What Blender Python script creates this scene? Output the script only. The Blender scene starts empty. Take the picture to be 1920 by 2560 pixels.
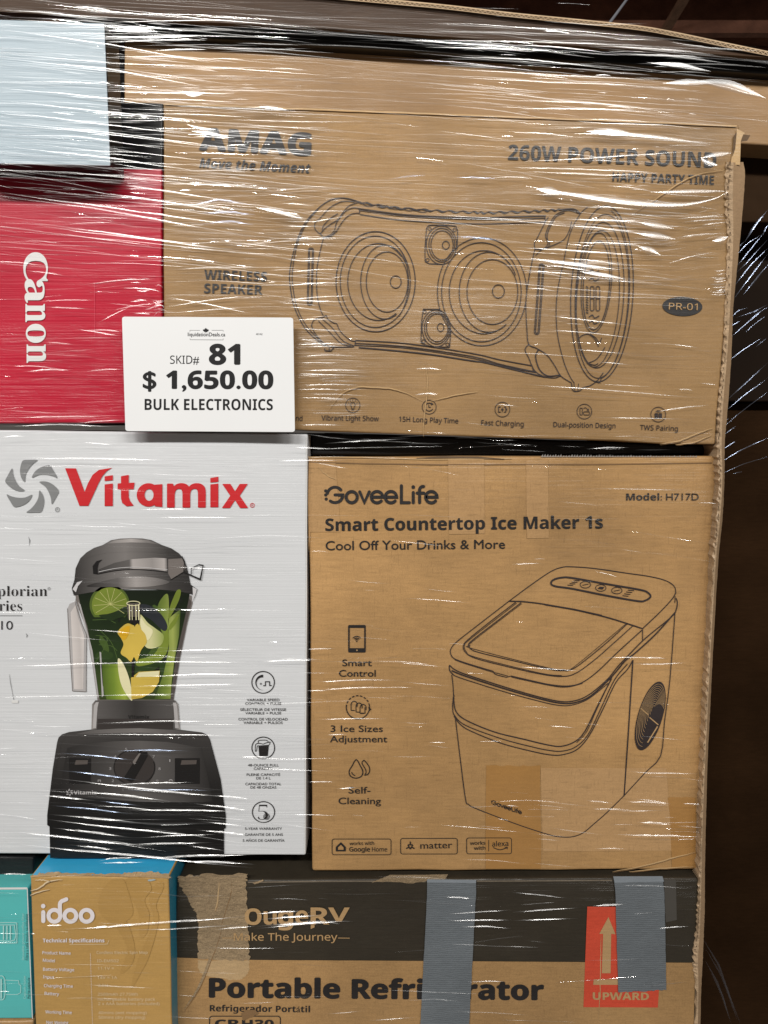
import bpy, bmesh, math, random
import numpy as np
from mathutils import Vector, Matrix, noise
from mathutils.geometry import tessellate_polygon

SC = bpy.context.scene
COL = SC.collection
rng = random.Random(7)

# ------------------------------------------------------------------ camera
PITCH = math.radians(6.2)          # phone held level with the middle of the stack, tipped slightly down
EYE = 0.98                         # metres above the floor
FPX = 1849.0                       # 26 mm equivalent lens: focal length in photo pixels (photo 1920 x 2560)
cam_data = bpy.data.cameras.new('camera')
cam = bpy.data.objects.new('camera', cam_data)
COL.objects.link(cam)
cam_data.sensor_fit = 'VERTICAL'
cam_data.sensor_height = 36.0
cam_data.sensor_width = 27.0
cam_data.lens = 36.0 * FPX / 2560.0
cam.location = (0, 0, EYE)
cam.rotation_euler = (math.pi / 2 - PITCH, 0, 0)
cam_data.clip_start = 0.02
cam_data.clip_end = 60
SC.camera = cam

# ------------------------------------------------------------------ light
world = bpy.data.worlds.new('World')
SC.world = world
world.use_nodes = True
wb = world.node_tree.nodes['Background']
wb.inputs['Color'].default_value = (1.0, 0.90, 0.80, 1)
wb.inputs['Strength'].default_value = 0.085
LAMP_Y, LAMP_Z = -2.1, EYE + 1.95
LAMP_AIM = Vector((0, 0.8, EYE - 0.15))
for i, lx in enumerate((-2.6, -0.9, 0.8, 2.5)):
    ld = bpy.data.lights.new('tube_light', 'AREA')
    ld.shape = 'RECTANGLE'
    ld.size, ld.size_y = 1.2, 0.10
    ld.energy = (56, 60, 50, 34)[i]
    ld.color = (1.0, 0.968, 0.92)
    lo = bpy.data.objects.new('tube_light', ld)
    COL.objects.link(lo)
    lo.location = (lx, LAMP_Y, LAMP_Z)
    d = Vector((lx * 0.5, LAMP_AIM.y, LAMP_AIM.z)) - lo.location
    lo.rotation_euler = d.to_track_quat('-Z', 'Y').to_euler()

vs = SC.view_settings
vs.view_transform = 'Standard'
vs.look = 'None'
vs.exposure = 0.0
vs.gamma = 1.0
SC.display_settings.display_device = 'sRGB'
SC.cycles.transparent_max_bounces = 24
SC.cycles.max_bounces = 6
SC.cycles.sample_clamp_indirect = 4.0

# ------------------------------------------------------------------ photo pixel -> point on a plane at distance Y
_cp, _sp = math.cos(PITCH), math.sin(PITCH)

def U(px, py, Y):
    x = (px - 960.0) / FPX
    y = (1280.0 - py) / FPX
    dx, dy, dz = x, _cp + y * _sp, -_sp + y * _cp
    t = Y / dy
    return Vector((dx * t, Y, EYE + dz * t))

def UA(pts, Y):
    a = np.asarray(pts, dtype=float)
    x = (a[:, 0] - 960.0) / FPX
    y = (1280.0 - a[:, 1]) / FPX
    dy = _cp + y * _sp
    dz = -_sp + y * _cp
    Yv = np.asarray(Y, dtype=float)
    t = Yv / dy
    return np.stack([x * t, np.broadcast_to(Yv, x.shape), EYE + dz * t], axis=1)

def tile(c, r):                     # pixel readings taken on enlarged 640 px tiles of the photo
    def f(*p):
        if len(p) == 2 and not hasattr(p[0], '__len__'):
            return (c * 640 + p[0] / 2.592, r * 640 + p[1] / 2.592)
        return [(c * 640 + a / 2.592, r * 640 + b / 2.592) for a, b in p]
    return f

def region(x0, y0, s):
    def f(*p):
        if len(p) == 2 and not hasattr(p[0], '__len__'):
            return (x0 + p[0] / s, y0 + p[1] / s)
        return [(x0 + a / s, y0 + b / s) for a, b in p]
    return f

# ------------------------------------------------------------------ materials
def node(nt, t, **k):
    n = nt.nodes.new(t)
    for a, v in k.items():
        setattr(n, a, v)
    return n

def film_group():
    """Stretch film clinging to a face: long near-horizontal draw lines, as a bump."""
    g = bpy.data.node_groups.new('clinging_film', 'ShaderNodeTree')
    g.interface.new_socket('Strength', in_out='INPUT', socket_type='NodeSocketFloat')
    g.interface.new_socket('Coat Normal', in_out='OUTPUT', socket_type='NodeSocketVector')
    g.interface.new_socket('Base Normal', in_out='OUTPUT', socket_type='NodeSocketVector')
    gi, go = node(g, 'NodeGroupInput'), node(g, 'NodeGroupOutput')
    geo = node(g, 'ShaderNodeNewGeometry')
    hs = []
    for rot, sc, det in ((4.0, (3.0, 1.0, 260.0), 3.0), (-1.0, (5.0, 1.0, 620.0), 2.0), (7.0, (1.4, 1.0, 90.0), 2.5)):
        m = node(g, 'ShaderNodeMapping')
        m.inputs['Rotation'].default_value = (0, math.radians(-rot), 0)
        m.inputs['Scale'].default_value = sc
        n = node(g, 'ShaderNodeTexNoise')
        n.inputs['Scale'].default_value = 1.0
        n.inputs['Detail'].default_value = det
        n.inputs['Roughness'].default_value = 0.6
        g.links.new(geo.outputs['Position'], m.inputs['Vector'])
        g.links.new(m.outputs['Vector'], n.inputs['Vector'])
        hs.append(n.outputs['Fac'])
    a1 = node(g, 'ShaderNodeMath', operation='ADD')
    g.links.new(hs[0], a1.inputs[0]); g.links.new(hs[1], a1.inputs[1])
    a2 = node(g, 'ShaderNodeMath', operation='ADD')
    g.links.new(a1.outputs[0], a2.inputs[0]); g.links.new(hs[2], a2.inputs[1])
    mw_ = node(g, 'ShaderNodeMapping')
    mw_.inputs['Rotation'].default_value = (0, math.radians(-6), 0)
    mw_.inputs['Scale'].default_value = (3.2, 1.0, 21.0)
    nw = node(g, 'ShaderNodeTexNoise')
    nw.inputs['Scale'].default_value = 1.0
    nw.inputs['Detail'].default_value = 1.5
    g.links.new(geo.outputs['Position'], mw_.inputs['Vector'])
    g.links.new(mw_.outputs['Vector'], nw.inputs['Vector'])
    wm = node(g, 'ShaderNodeMath', operation='MULTIPLY_ADD')
    wm.inputs[1].default_value = 6.0
    g.links.new(nw.outputs['Fac'], wm.inputs[0]); g.links.new(a2.outputs[0], wm.inputs[2])
    big = node(g, 'ShaderNodeTexNoise')
    big.inputs['Scale'].default_value = 4.5
    g.links.new(geo.outputs['Position'], big.inputs['Vector'])
    mr = node(g, 'ShaderNodeMapRange')
    mr.inputs['From Min'].default_value = 0.35; mr.inputs['From Max'].default_value = 0.65
    mr.inputs['To Min'].default_value = 0.35; mr.inputs['To Max'].default_value = 1.0
    g.links.new(big.outputs['Fac'], mr.inputs['Value'])
    ms = node(g, 'ShaderNodeMath', operation='MULTIPLY')
    g.links.new(mr.outputs[0], ms.inputs[0]); g.links.new(gi.outputs['Strength'], ms.inputs[1])
    b1 = node(g, 'ShaderNodeBump')
    b1.inputs['Distance'].default_value = 0.0022
    g.links.new(ms.outputs[0], b1.inputs['Strength']); g.links.new(wm.outputs[0], b1.inputs['Height'])
    ms2 = node(g, 'ShaderNodeMath', operation='MULTIPLY')
    ms2.inputs[1].default_value = 0.13
    g.links.new(ms.outputs[0], ms2.inputs[0])
    b2 = node(g, 'ShaderNodeBump')
    b2.inputs['Distance'].default_value = 0.0016
    g.links.new(ms2.outputs[0], b2.inputs['Strength']); g.links.new(a2.outputs[0], b2.inputs['Height'])
    g.links.new(b1.outputs[0], go.inputs['Coat Normal'])
    g.links.new(b2.outputs[0], go.inputs['Base Normal'])
    return g
FILM = film_group()

MATS = {}
def mat(name, color, rough=0.6, film=0.5, coat=0.35, fibre=0.0, dash=0.0, blotch=0.06, spec=0.3, metal=0.0, scuff=0.0, crumple=0.0, ribs=0.0, flute=0.0):
    if name in MATS:
        return MATS[name]
    m = bpy.data.materials.new(name)
    m.use_nodes = True
    nt = m.node_tree
    p = nt.nodes['Principled BSDF']
    p.inputs['Roughness'].default_value = rough
    p.inputs['Specular IOR Level'].default_value = spec
    p.inputs['Metallic'].default_value = metal
    geo = node(nt, 'ShaderNodeNewGeometry')
    def noise_tex(scale, det=3.0, vec=None, rgh=0.55):
        n = node(nt, 'ShaderNodeTexNoise')
        n.inputs['Detail'].default_value = det
        n.inputs['Roughness'].default_value = rgh
        if isinstance(scale, tuple):
            mp = node(nt, 'ShaderNodeMapping')
            mp.inputs['Scale'].default_value = scale
            nt.links.new(geo.outputs['Position'], mp.inputs['Vector'])
            nt.links.new(mp.outputs['Vector'], n.inputs['Vector'])
            n.inputs['Scale'].default_value = 1.0
        else:
            nt.links.new(geo.outputs['Position'], n.inputs['Vector'])
            n.inputs['Scale'].default_value = scale
        return n.outputs['Fac']
    val = None
    def mul(f, lo, hi, fmin=0.3, fmax=0.7):
        nonlocal val
        r = node(nt, 'ShaderNodeMapRange')
        r.inputs['From Min'].default_value = fmin; r.inputs['From Max'].default_value = fmax
        r.inputs['To Min'].default_value = lo; r.inputs['To Max'].default_value = hi
        nt.links.new(f, r.inputs['Value'])
        if val is None:
            val = r.outputs[0]
        else:
            q = node(nt, 'ShaderNodeMath', operation='MULTIPLY')
            nt.links.new(val, q.inputs[0]); nt.links.new(r.outputs[0], q.inputs[1])
            val = q.outputs[0]
    if blotch and fibre:
        mul(noise_tex((2.2, 2.2, 3.4), 3.0), 1 - blotch, 1 + blotch * 0.8)
    if blotch:
        mul(noise_tex(7.0, 4.0), 1 - blotch, 1 + blotch)
    if fibre:
        mul(noise_tex(900.0, 2.0), 1 - fibre, 1 + fibre)
        mul(noise_tex((60.0, 60.0, 420.0), 3.0), 1 - fibre * 0.7, 1 + fibre * 0.7)
    if dash:
        mul(noise_tex((520.0, 10.0, 55.0), 2.0), 1.0, 1 - dash, 0.60, 0.78)
        mul(noise_tex((45.0, 10.0, 480.0), 2.0), 1.0, 1 - dash, 0.60, 0.78)
    if scuff:
        mul(noise_tex((38.0, 10.0, 90.0), 6.0, rgh=0.75), 1.0, 1 - scuff, 0.62, 0.74)
    mix = node(nt, 'ShaderNodeMix', data_type='RGBA', blend_type='MULTIPLY')
    mix.inputs['Factor'].default_value = 1.0
    mix.inputs[6].default_value = (*color, 1)
    if val is not None:
        cc = node(nt, 'ShaderNodeCombineColor')
        for i in range(3):
            nt.links.new(val, cc.inputs[i])
        nt.links.new(cc.outputs[0], mix.inputs[7])
    else:
        mix.inputs[7].default_value = (1, 1, 1, 1)
    nt.links.new(mix.outputs[2], p.inputs['Base Color'])
    nrm = None
    if film:
        g = node(nt, 'ShaderNodeGroup', node_tree=FILM)
        g.inputs['Strength'].default_value = film
        nrm = g.outputs['Base Normal']
        cw = noise_tex((2.6, 2.0, 17.0), 4.0)
        cr_ = node(nt, 'ShaderNodeMapRange')
        cr_.inputs['From Min'].default_value = 0.42; cr_.inputs['From Max'].default_value = 0.72
        cr_.inputs['To Min'].default_value = coat * 0.25; cr_.inputs['To Max'].default_value = min(1.0, coat * 3.0)
        nt.links.new(cw, cr_.inputs['Value'])
        nt.links.new(cr_.outputs[0], p.inputs['Coat Weight'])
        p.inputs['Coat Roughness'].default_value = 0.24
        p.inputs['Coat IOR'].default_value = 1.5
        nt.links.new(g.outputs['Coat Normal'], p.inputs['Coat Normal'])
    def bump(h, st, dist):
        nonlocal nrm
        b = node(nt, 'ShaderNodeBump')
        b.inputs['Strength'].default_value = st
        b.inputs['Distance'].default_value = dist
        nt.links.new(h, b.inputs['Height'])
        if nrm is not None:
            nt.links.new(nrm, b.inputs['Normal'])
        nrm = b.outputs[0]
    if crumple:
        bump(noise_tex(140.0, 8.0, rgh=0.7), crumple, 0.004)
    if flute or ribs:
        w = node(nt, 'ShaderNodeTexWave')
        w.wave_type = 'BANDS'
        w.bands_direction = 'X' if flute else 'Z'
        w.inputs['Scale'].default_value = 45.0 if flute else 130.0
        w.inputs['Distortion'].default_value = 3.5
        w.inputs['Detail'].default_value = 2.0
        nt.links.new(geo.outputs['Position'], w.inputs['Vector'])
        bump(w.outputs['Fac'], flute or ribs, 0.0006)
    if fibre:
        bump(noise_tex(20.0, 3.0), 0.25, 0.004)
        bump(noise_tex((3.0, 3.0, 6.5), 2.0), 0.45, 0.016)
    if nrm is not None:
        nt.links.new(nrm, p.inputs['Normal'])
    MATS[name] = m
    return m

KRAFT = mat('kraft_board', (0.395, 0.230, 0.093), 0.7, 0.5, 0.20, fibre=0.12, dash=0.21, blotch=0.17, flute=0.08)
KRAFT_FRG = mat('kraft_board_dimmed', (0.325, 0.192, 0.080), 0.7, 0.5, 0.18, fibre=0.12, dash=0.22, blotch=0.16, flute=0.08)  # darker than the other kraft, standing in for weaker light low down
KRAFT_SPK = mat('kraft_board_smooth', (0.300, 0.180, 0.076), 0.62, 0.9, 0.38, fibre=0.09, dash=0.10, blotch=0.18, flute=0.04)
KRAFT_TOP = mat('kraft_board_pale', (0.345, 0.210, 0.100), 0.65, 0.9, 0.38, fibre=0.07, dash=0.05, blotch=0.12)
KRAFT_LID = mat('kraft_board_dark', (0.062, 0.036, 0.022), 0.65, 0.9, 0.16, fibre=0.10, blotch=0.15)  # much darker brown than the other kraft boards
KRAFT_EDGE = mat('board_edge', (0.55, 0.40, 0.25), 0.8, 0, fibre=0.18, blotch=0.15)
KRAFT_EDGE_DARK = mat('board_edge_hollow', (0.13, 0.085, 0.05), 0.9, 0, fibre=0.15)
KRAFT_TORN = mat('torn_board', (0.27, 0.195, 0.115), 0.9, 0.4, 0.12, fibre=0.22, blotch=0.22, crumple=0.9, scuff=0.35)
KRAFT_PALE = mat('rubbed_board', (0.40, 0.275, 0.145), 0.8, 0.4, 0.25, fibre=0.12, blotch=0.10)
KRAFT_CREASE = mat('creased_board', (0.50, 0.33, 0.16), 0.7, 0.4, 0.3, fibre=0.1)  # paler board: painted highlights on creases and folds, also torn and crushed bits
KRAFT_CREASE_SHADE = mat('creased_board_shade', (0.20, 0.115, 0.05), 0.7, 0.4, 0.3, fibre=0.1)  # darker copy: shade of creases, folds and dents painted in
DARK_BROWN_SHADE = mat('dark_brown_board_shade', (0.022, 0.0108, 0.0048), 0.9, 0, fibre=0.15, blotch=0.3, spec=0.03)  # dark brown board with deep shade put into its colour
INK = mat('black_ink', (0.018, 0.016, 0.016), 0.5, 0.6, 0.22, fibre=0.12)
INK_LINE = mat('line_ink', (0.030, 0.022, 0.022), 0.55, 0.5, 0.22, fibre=0.10)
INK_SOFT = mat('soft_black_ink', (0.032, 0.030, 0.030), 0.55, 0.7, 0.22, fibre=0.12)
WHITE_BOX = mat('white_gloss_board', (0.615, 0.63, 0.65), 0.4, 1.5, 0.22, blotch=0.03, scuff=0.03)
WHITE_CARD = mat('white_card', (0.775, 0.785, 0.795), 0.5, 0, blotch=0.012)
GREY_INK = mat('grey_ink', (0.21, 0.215, 0.22), 0.45, 0.75, 0.22)
RED_INK = mat('red_ink', (0.56, 0.020, 0.026), 0.45, 0.6, 0.22)
RED_BOX = mat('red_gloss_board', (0.44, 0.007, 0.030), 0.35, 1.0, 0.40, blotch=0.08)
RED_LABEL = mat('red_label_ink', (0.52, 0.062, 0.030), 0.6, 0.5, 0.3, fibre=0.10, dash=0.1)
PALE_INK = mat('pale_ink', (0.68, 0.68, 0.67), 0.45, 0.6, 0.22)
BLUE_BOX = mat('pale_blue_board', (0.36, 0.445, 0.505), 0.35, 1.2, 0.32, blotch=0.05)
BLACK_FILM = mat('black_bundle_film', (0.012, 0.0062, 0.003), 0.7, 0, 0.03, blotch=0.2, spec=0.1)
BLACK_CASE = mat('black_gloss_board', (0.008, 0.008, 0.009), 0.4, 0.8, 0.12, blotch=0.1)
BLACK_PRINT = mat('black_printed_board', (0.030, 0.024, 0.016), 0.55, 0.9, 0.20, fibre=0.15, blotch=0.15, scuff=-0.4)
MUSTARD = mat('mustard_board', (0.45, 0.272, 0.088), 0.45, 0.9, 0.18, fibre=0.06, blotch=0.06)
MUSTARD_D = mat('mustard_print_dark', (0.415, 0.248, 0.078), 0.45, 0.9, 0.18, fibre=0.06)
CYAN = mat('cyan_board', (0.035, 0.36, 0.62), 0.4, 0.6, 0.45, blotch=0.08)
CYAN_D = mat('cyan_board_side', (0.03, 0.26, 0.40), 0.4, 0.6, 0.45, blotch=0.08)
TEAL = mat('teal_board', (0.095, 0.47, 0.46), 0.4, 0.6, 0.4, blotch=0.05)
TEAL_INK = mat('pale_teal_ink', (0.36, 0.64, 0.62), 0.4, 0.6, 0.22)
TAN_INK = mat('bare_board_print', (0.40, 0.255, 0.12), 0.6, 0.7, 0.22, fibre=0.1)
LILAC = mat('off_white_ink', (0.72, 0.68, 0.70), 0.45, 0.6, 0.35)
CREAM = mat('cream_ink', (0.70, 0.56, 0.36), 0.5, 0.7, 0.35)
DUCT = mat('grey_cloth_tape', (0.125, 0.141, 0.155), 0.42, 0.4, 0.3, ribs=0.35, fibre=0.10, blotch=0.16, crumple=0.28)
DUCT_HI = mat('grey_cloth_tape_lit', (0.20, 0.225, 0.25), 0.4, 0.4, 0.3, fibre=0.08)  # paler copy of the tape, light on its upper fold painted in
PACK_TAPE = mat('brown_packing_tape', (0.355, 0.185, 0.058), 0.3, 0.4, 0.5, fibre=0.06, blotch=0.08)
CLEAR_TAPE = mat('clear_packing_tape', (0.43, 0.26, 0.12), 0.25, 0.4, 0.6, fibre=0.08, dash=0.25)
TIMBER = mat('dark_red_timber', (0.30, 0.135, 0.085), 0.8, 0, fibre=0.2, blotch=0.25)
TIMBER_HI = mat('brown_timber', (0.38, 0.21, 0.13), 0.8, 0, fibre=0.2, blotch=0.2)
STEEL = mat('grey_cable', (0.35, 0.37, 0.42), 0.5, 0)
FLOOR = mat('concrete_floor', (0.16, 0.15, 0.14), 0.7, 0, blotch=0.2)

def printed_ramp(name, stops, p0, p1, axis='x', blotch=0.10, Y=0.805):
    """Halftone shading of a printed picture: ink colours along a line across the print (photo pixels p0 -> p1)."""
    m = mat(name, (1, 1, 1), 0.4, 0.8, 0.08, blotch=blotch)
    nt = m.node_tree
    a, b = U(*p0, Y), U(*p1, Y)
    sx = node(nt, 'ShaderNodeSeparateXYZ'); geo = node(nt, 'ShaderNodeNewGeometry')
    nt.links.new(geo.outputs['Position'], sx.inputs[0])
    r = node(nt, 'ShaderNodeMapRange')
    k = 'X' if axis == 'x' else 'Z'
    r.inputs['From Min'].default_value = a.x if axis == 'x' else a.z
    r.inputs['From Max'].default_value = b.x if axis == 'x' else b.z
    nt.links.new(sx.outputs[k], r.inputs['Value'])
    cr = node(nt, 'ShaderNodeValToRGB')
    el = cr.color_ramp.elements
    while len(el) < len(stops): el.new(0.5)
    for e, (p, c) in zip(el, stops):
        e.position = p; e.color = (*c, 1)
    nt.links.new(r.outputs[0], cr.inputs[0])
    mixn = [n for n in nt.nodes if n.type == 'MIX'][0]
    nt.links.new(cr.outputs[0], mixn.inputs[6])
    return m

def film_material(name, haze, gloss, rough, tint=(1, 1, 1)):
    m = bpy.data.materials.new(name)
    m.use_nodes = True
    nt = m.node_tree
    nt.nodes.remove(nt.nodes['Principled BSDF'])
    out = nt.nodes['Material Output']
    tr = node(nt, 'ShaderNodeBsdfTransparent')
    tr.inputs['Color'].default_value = (0.965, 0.97, 0.975, 1)
    gl = node(nt, 'ShaderNodeBsdfGlossy')
    gl.inputs['Roughness'].default_value = rough
    gl.inputs['Color'].default_value = (*tint, 1)
    df = node(nt, 'ShaderNodeBsdfDiffuse')
    df.inputs['Color'].default_value = (0.85, 0.85, 0.86, 1)
    m1 = node(nt, 'ShaderNodeMixShader')
    m1.inputs[0].default_value = haze
    nt.links.new(tr.outputs[0], m1.inputs[1]); nt.links.new(df.outputs[0], m1.inputs[2])
    lw = node(nt, 'ShaderNodeLayerWeight')
    lw.inputs['Blend'].default_value = 0.25
    ad = node(nt, 'ShaderNodeMath', operation='ADD')
    ad.inputs[1].default_value = gloss
    ad.use_clamp = True
    ml = node(nt, 'ShaderNodeMath', operation='MULTIPLY')
    ml.inputs[1].default_value = 0.5
    nt.links.new(lw.outputs['Fresnel'], ml.inputs[0])
    nt.links.new(ml.outputs[0], ad.inputs[0])
    m2 = node(nt, 'ShaderNodeMixShader')
    nt.links.new(ad.outputs[0], m2.inputs[0])
    nt.links.new(m1.outputs[0], m2.inputs[1]); nt.links.new(gl.outputs[0], m2.inputs[2])
    nt.links.new(m2.outputs[0], out.inputs['Surface'])
    return m
FILM_MAT = film_material('stretch_film', 0.025, 0.10, 0.21)
FILM_FAINT = film_material('stretch_film_faint', 0.018, 0.035, 0.24)
FILM_GLINT = film_material('stretch_film_taut', 0.02, 0.085, 0.09)
FILM_SOFT = film_material('stretch_film_belly', 0.03, 0.15, 0.19)
FILM_BLUE = film_material('stretch_film_cool', 0.02, 0.10, 0.18, (0.62, 0.74, 1.0))

# ------------------------------------------------------------------ things and parts
def thing(name, label, cat, loc, group=None):
    o = bpy.data.objects.new(name, None)
    COL.objects.link(o)
    o.location = loc
    o.empty_display_size = 0.05
    o['label'] = label; o['category'] = cat
    if group:
        o['group'] = group
    return o

def link_mesh(name, me, mats, parent=None):
    for m in (mats if isinstance(mats, (list, tuple)) else [mats]):
        me.materials.append(m)
    o = bpy.data.objects.new(name, me)
    COL.objects.link(o)
    if parent is not None:
        o.parent = parent
        org = Vector((0, 0, 0))
        q = parent
        while q is not None:
            org += q.location
            q = q.parent
        me.transform(Matrix.Translation(-org))
    return o

def carton(name, label, cat, px, Y, depth, mats, group=None, bevel=0.0022, wob=0.0009, cuts=10, body='carton_body'):
    """A cardboard box from the four corners of its front (photo pixels TL TR BR BL) on the plane Y."""
    f = [U(x, y, Y) for x, y in px]
    base = (f[2] + f[3]) / 2 + Vector((0, depth / 2, 0))
    root = thing(name, label, cat, base, group)
    bm = bmesh.new()
    vf = [bm.verts.new(v) for v in f]
    vb = [bm.verts.new(v + Vector((0, depth, 0))) for v in f]
    mats = mats if isinstance(mats, (list, tuple)) else [mats]
    def face(vs, mi):
        fc = bm.faces.new(vs); fc.material_index = min(mi, len(mats) - 1)
    face([vf[3], vf[2], vf[1], vf[0]][::-1], 0)
    face(vb, 1)
    face([vf[0], vf[1], vb[1], vb[0]], 2)
    face([vf[2], vf[3], vb[3], vb[2]], 1)
    face([vf[1], vf[2], vb[2], vb[1]], 1)
    face([vf[3], vf[0], vb[0], vb[3]], 1)
    bmesh.ops.recalc_face_normals(bm, faces=bm.faces)
    if bevel:
        bmesh.ops.bevel(bm, geom=list(bm.edges), offset=bevel, segments=3, profile=0.5, affect='EDGES')
    long_e = [e for e in bm.edges if e.calc_length() > 0.05]
    bmesh.ops.subdivide_edges(bm, edges=long_e, cuts=cuts, use_grid_fill=True)
    sd = sum(map(ord, name)) % 97
    for v in bm.verts:
        n = noise.noise_vector(v.co * 14 + Vector((sd, 0, 0))) + 0.6 * noise.noise_vector(v.co * 45 + Vector((0, sd, 0)))
        v.co.x += n.x * wob
        v.co.z += n.z * wob
        v.co.y += abs(n.y) * wob * 0.5
    me = bpy.data.meshes.new(body)
    bm.to_mesh(me); bm.free()
    for p in me.polygons:
        p.use_smooth = False
    link_mesh(body, me, mats, root)
    root['front'] = Y
    return root

# ------------------------------------------------------------------ flat print: fills, pen strokes, lettering (all in photo pixels, laid on a box face)
def circ(cx, cy, rx, ry=None, rot=0.0, a0=0.0, a1=360.0, n=None):
    ry = rx if ry is None else ry
    n = n or max(12, int(abs(a1 - a0) / 360 * min(72, 18 + max(rx, ry))))
    closed = abs(a1 - a0) >= 359.9
    out = []
    cr, sr = math.cos(math.radians(rot)), math.sin(math.radians(rot))
    for i in range(n if closed else n + 1):
        a = math.radians(a0 + (a1 - a0) * i / n)
        x, y = rx * math.cos(a), ry * math.sin(a)
        out.append((cx + x * cr - y * sr, cy + x * sr + y * cr))
    return out

def smooth(pts, n=6, closed=False):
    P = list(pts)
    if len(P) < 3:
        return P
    out = []
    m = len(P)
    rngi = range(m) if closed else range(m - 1)
    for i in rngi:
        g = (lambda k: P[k % m]) if closed else (lambda k: P[max(0, min(m - 1, k))])
        p0, p1, p2, p3 = g(i - 1), g(i), g(i + 1), g(i + 2)
        for k in range(n):
            t = k / n
            out.append(tuple(0.5 * (2 * p1[j] + (p2[j] - p0[j]) * t + (2 * p0[j] - 5 * p1[j] + 4 * p2[j] - p3[j]) * t * t
                                    + (3 * p1[j] - p0[j] - 3 * p2[j] + p3[j]) * t ** 3) for j in (0, 1)))
    if not closed:
        out.append(P[-1])
    return out

def rrect(x0, y0, x1, y1, r):
    out = []
    for cx, cy, a in ((x1 - r, y0 + r, -90), (x1 - r, y1 - r, 0), (x0 + r, y1 - r, 90), (x0 + r, y0 + r, 180)):
        for k in range(5):
            t = math.radians(a + 90 * k / 4)
            out.append((cx + r * math.cos(t), cy + r * math.sin(t)))
    return out

FONT_SETS = {'gill': None, 'sans': (0x1D5A0, 0x1D5BA, 0x1D7E2), 'bold': (0x1D5D4, 0x1D5EE, 0x1D7EC),
             'serif': (0x1D400, 0x1D41A, 0x1D7CE), 'bolditalic': (0x1D63C, 0x1D656, 0x1D7EC)}
def styled(s, font):
    k = FONT_SETS[font]
    if k is None:
        return s
    o = ''
    for c in s:
        if 'A' <= c <= 'Z': o += chr(k[0] + ord(c) - 65)
        elif 'a' <= c <= 'z': o += chr(k[1] + ord(c) - 97)
        elif c.isdigit(): o += chr(k[2] + ord(c) - 48)
        else: o += c
    return o

_gc = {}
def glyphs(s, font, off):
    key = (s, font, off)
    if key in _gc:
        return _gc[key]
    cu = bpy.data.curves.new('type', 'FONT')
    cu.body = styled(s, font)
    cu.size = 1.0
    cu.offset = off
    cu.resolution_u = 4
    ob = bpy.data.objects.new('type', cu)
    me = bpy.data.meshes.new_from_object(ob)
    v = np.zeros(len(me.vertices) * 3)
    me.vertices.foreach_get('co', v)
    v = v.reshape(-1, 3)[:, :2]
    fc = [tuple(p.vertices) for p in me.polygons]
    bpy.data.objects.remove(ob); bpy.data.curves.remove(cu); bpy.data.meshes.remove(me)
    _gc[key] = (v, fc)
    return _gc[key]

def cap(font, off):
    return glyphs('H', font, off)[0][:, 1].max()

def card_curl(x):
    """The price card bows a little off the film towards its two ends."""
    u = np.clip((np.asarray(x) - 305.0) / 432.0, -0.1, 1.1)
    return 0.0075 * np.clip(u - 0.45, 0, 1) ** 2 + 0.006 * np.clip(0.35 - u, 0, 1) ** 2

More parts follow.
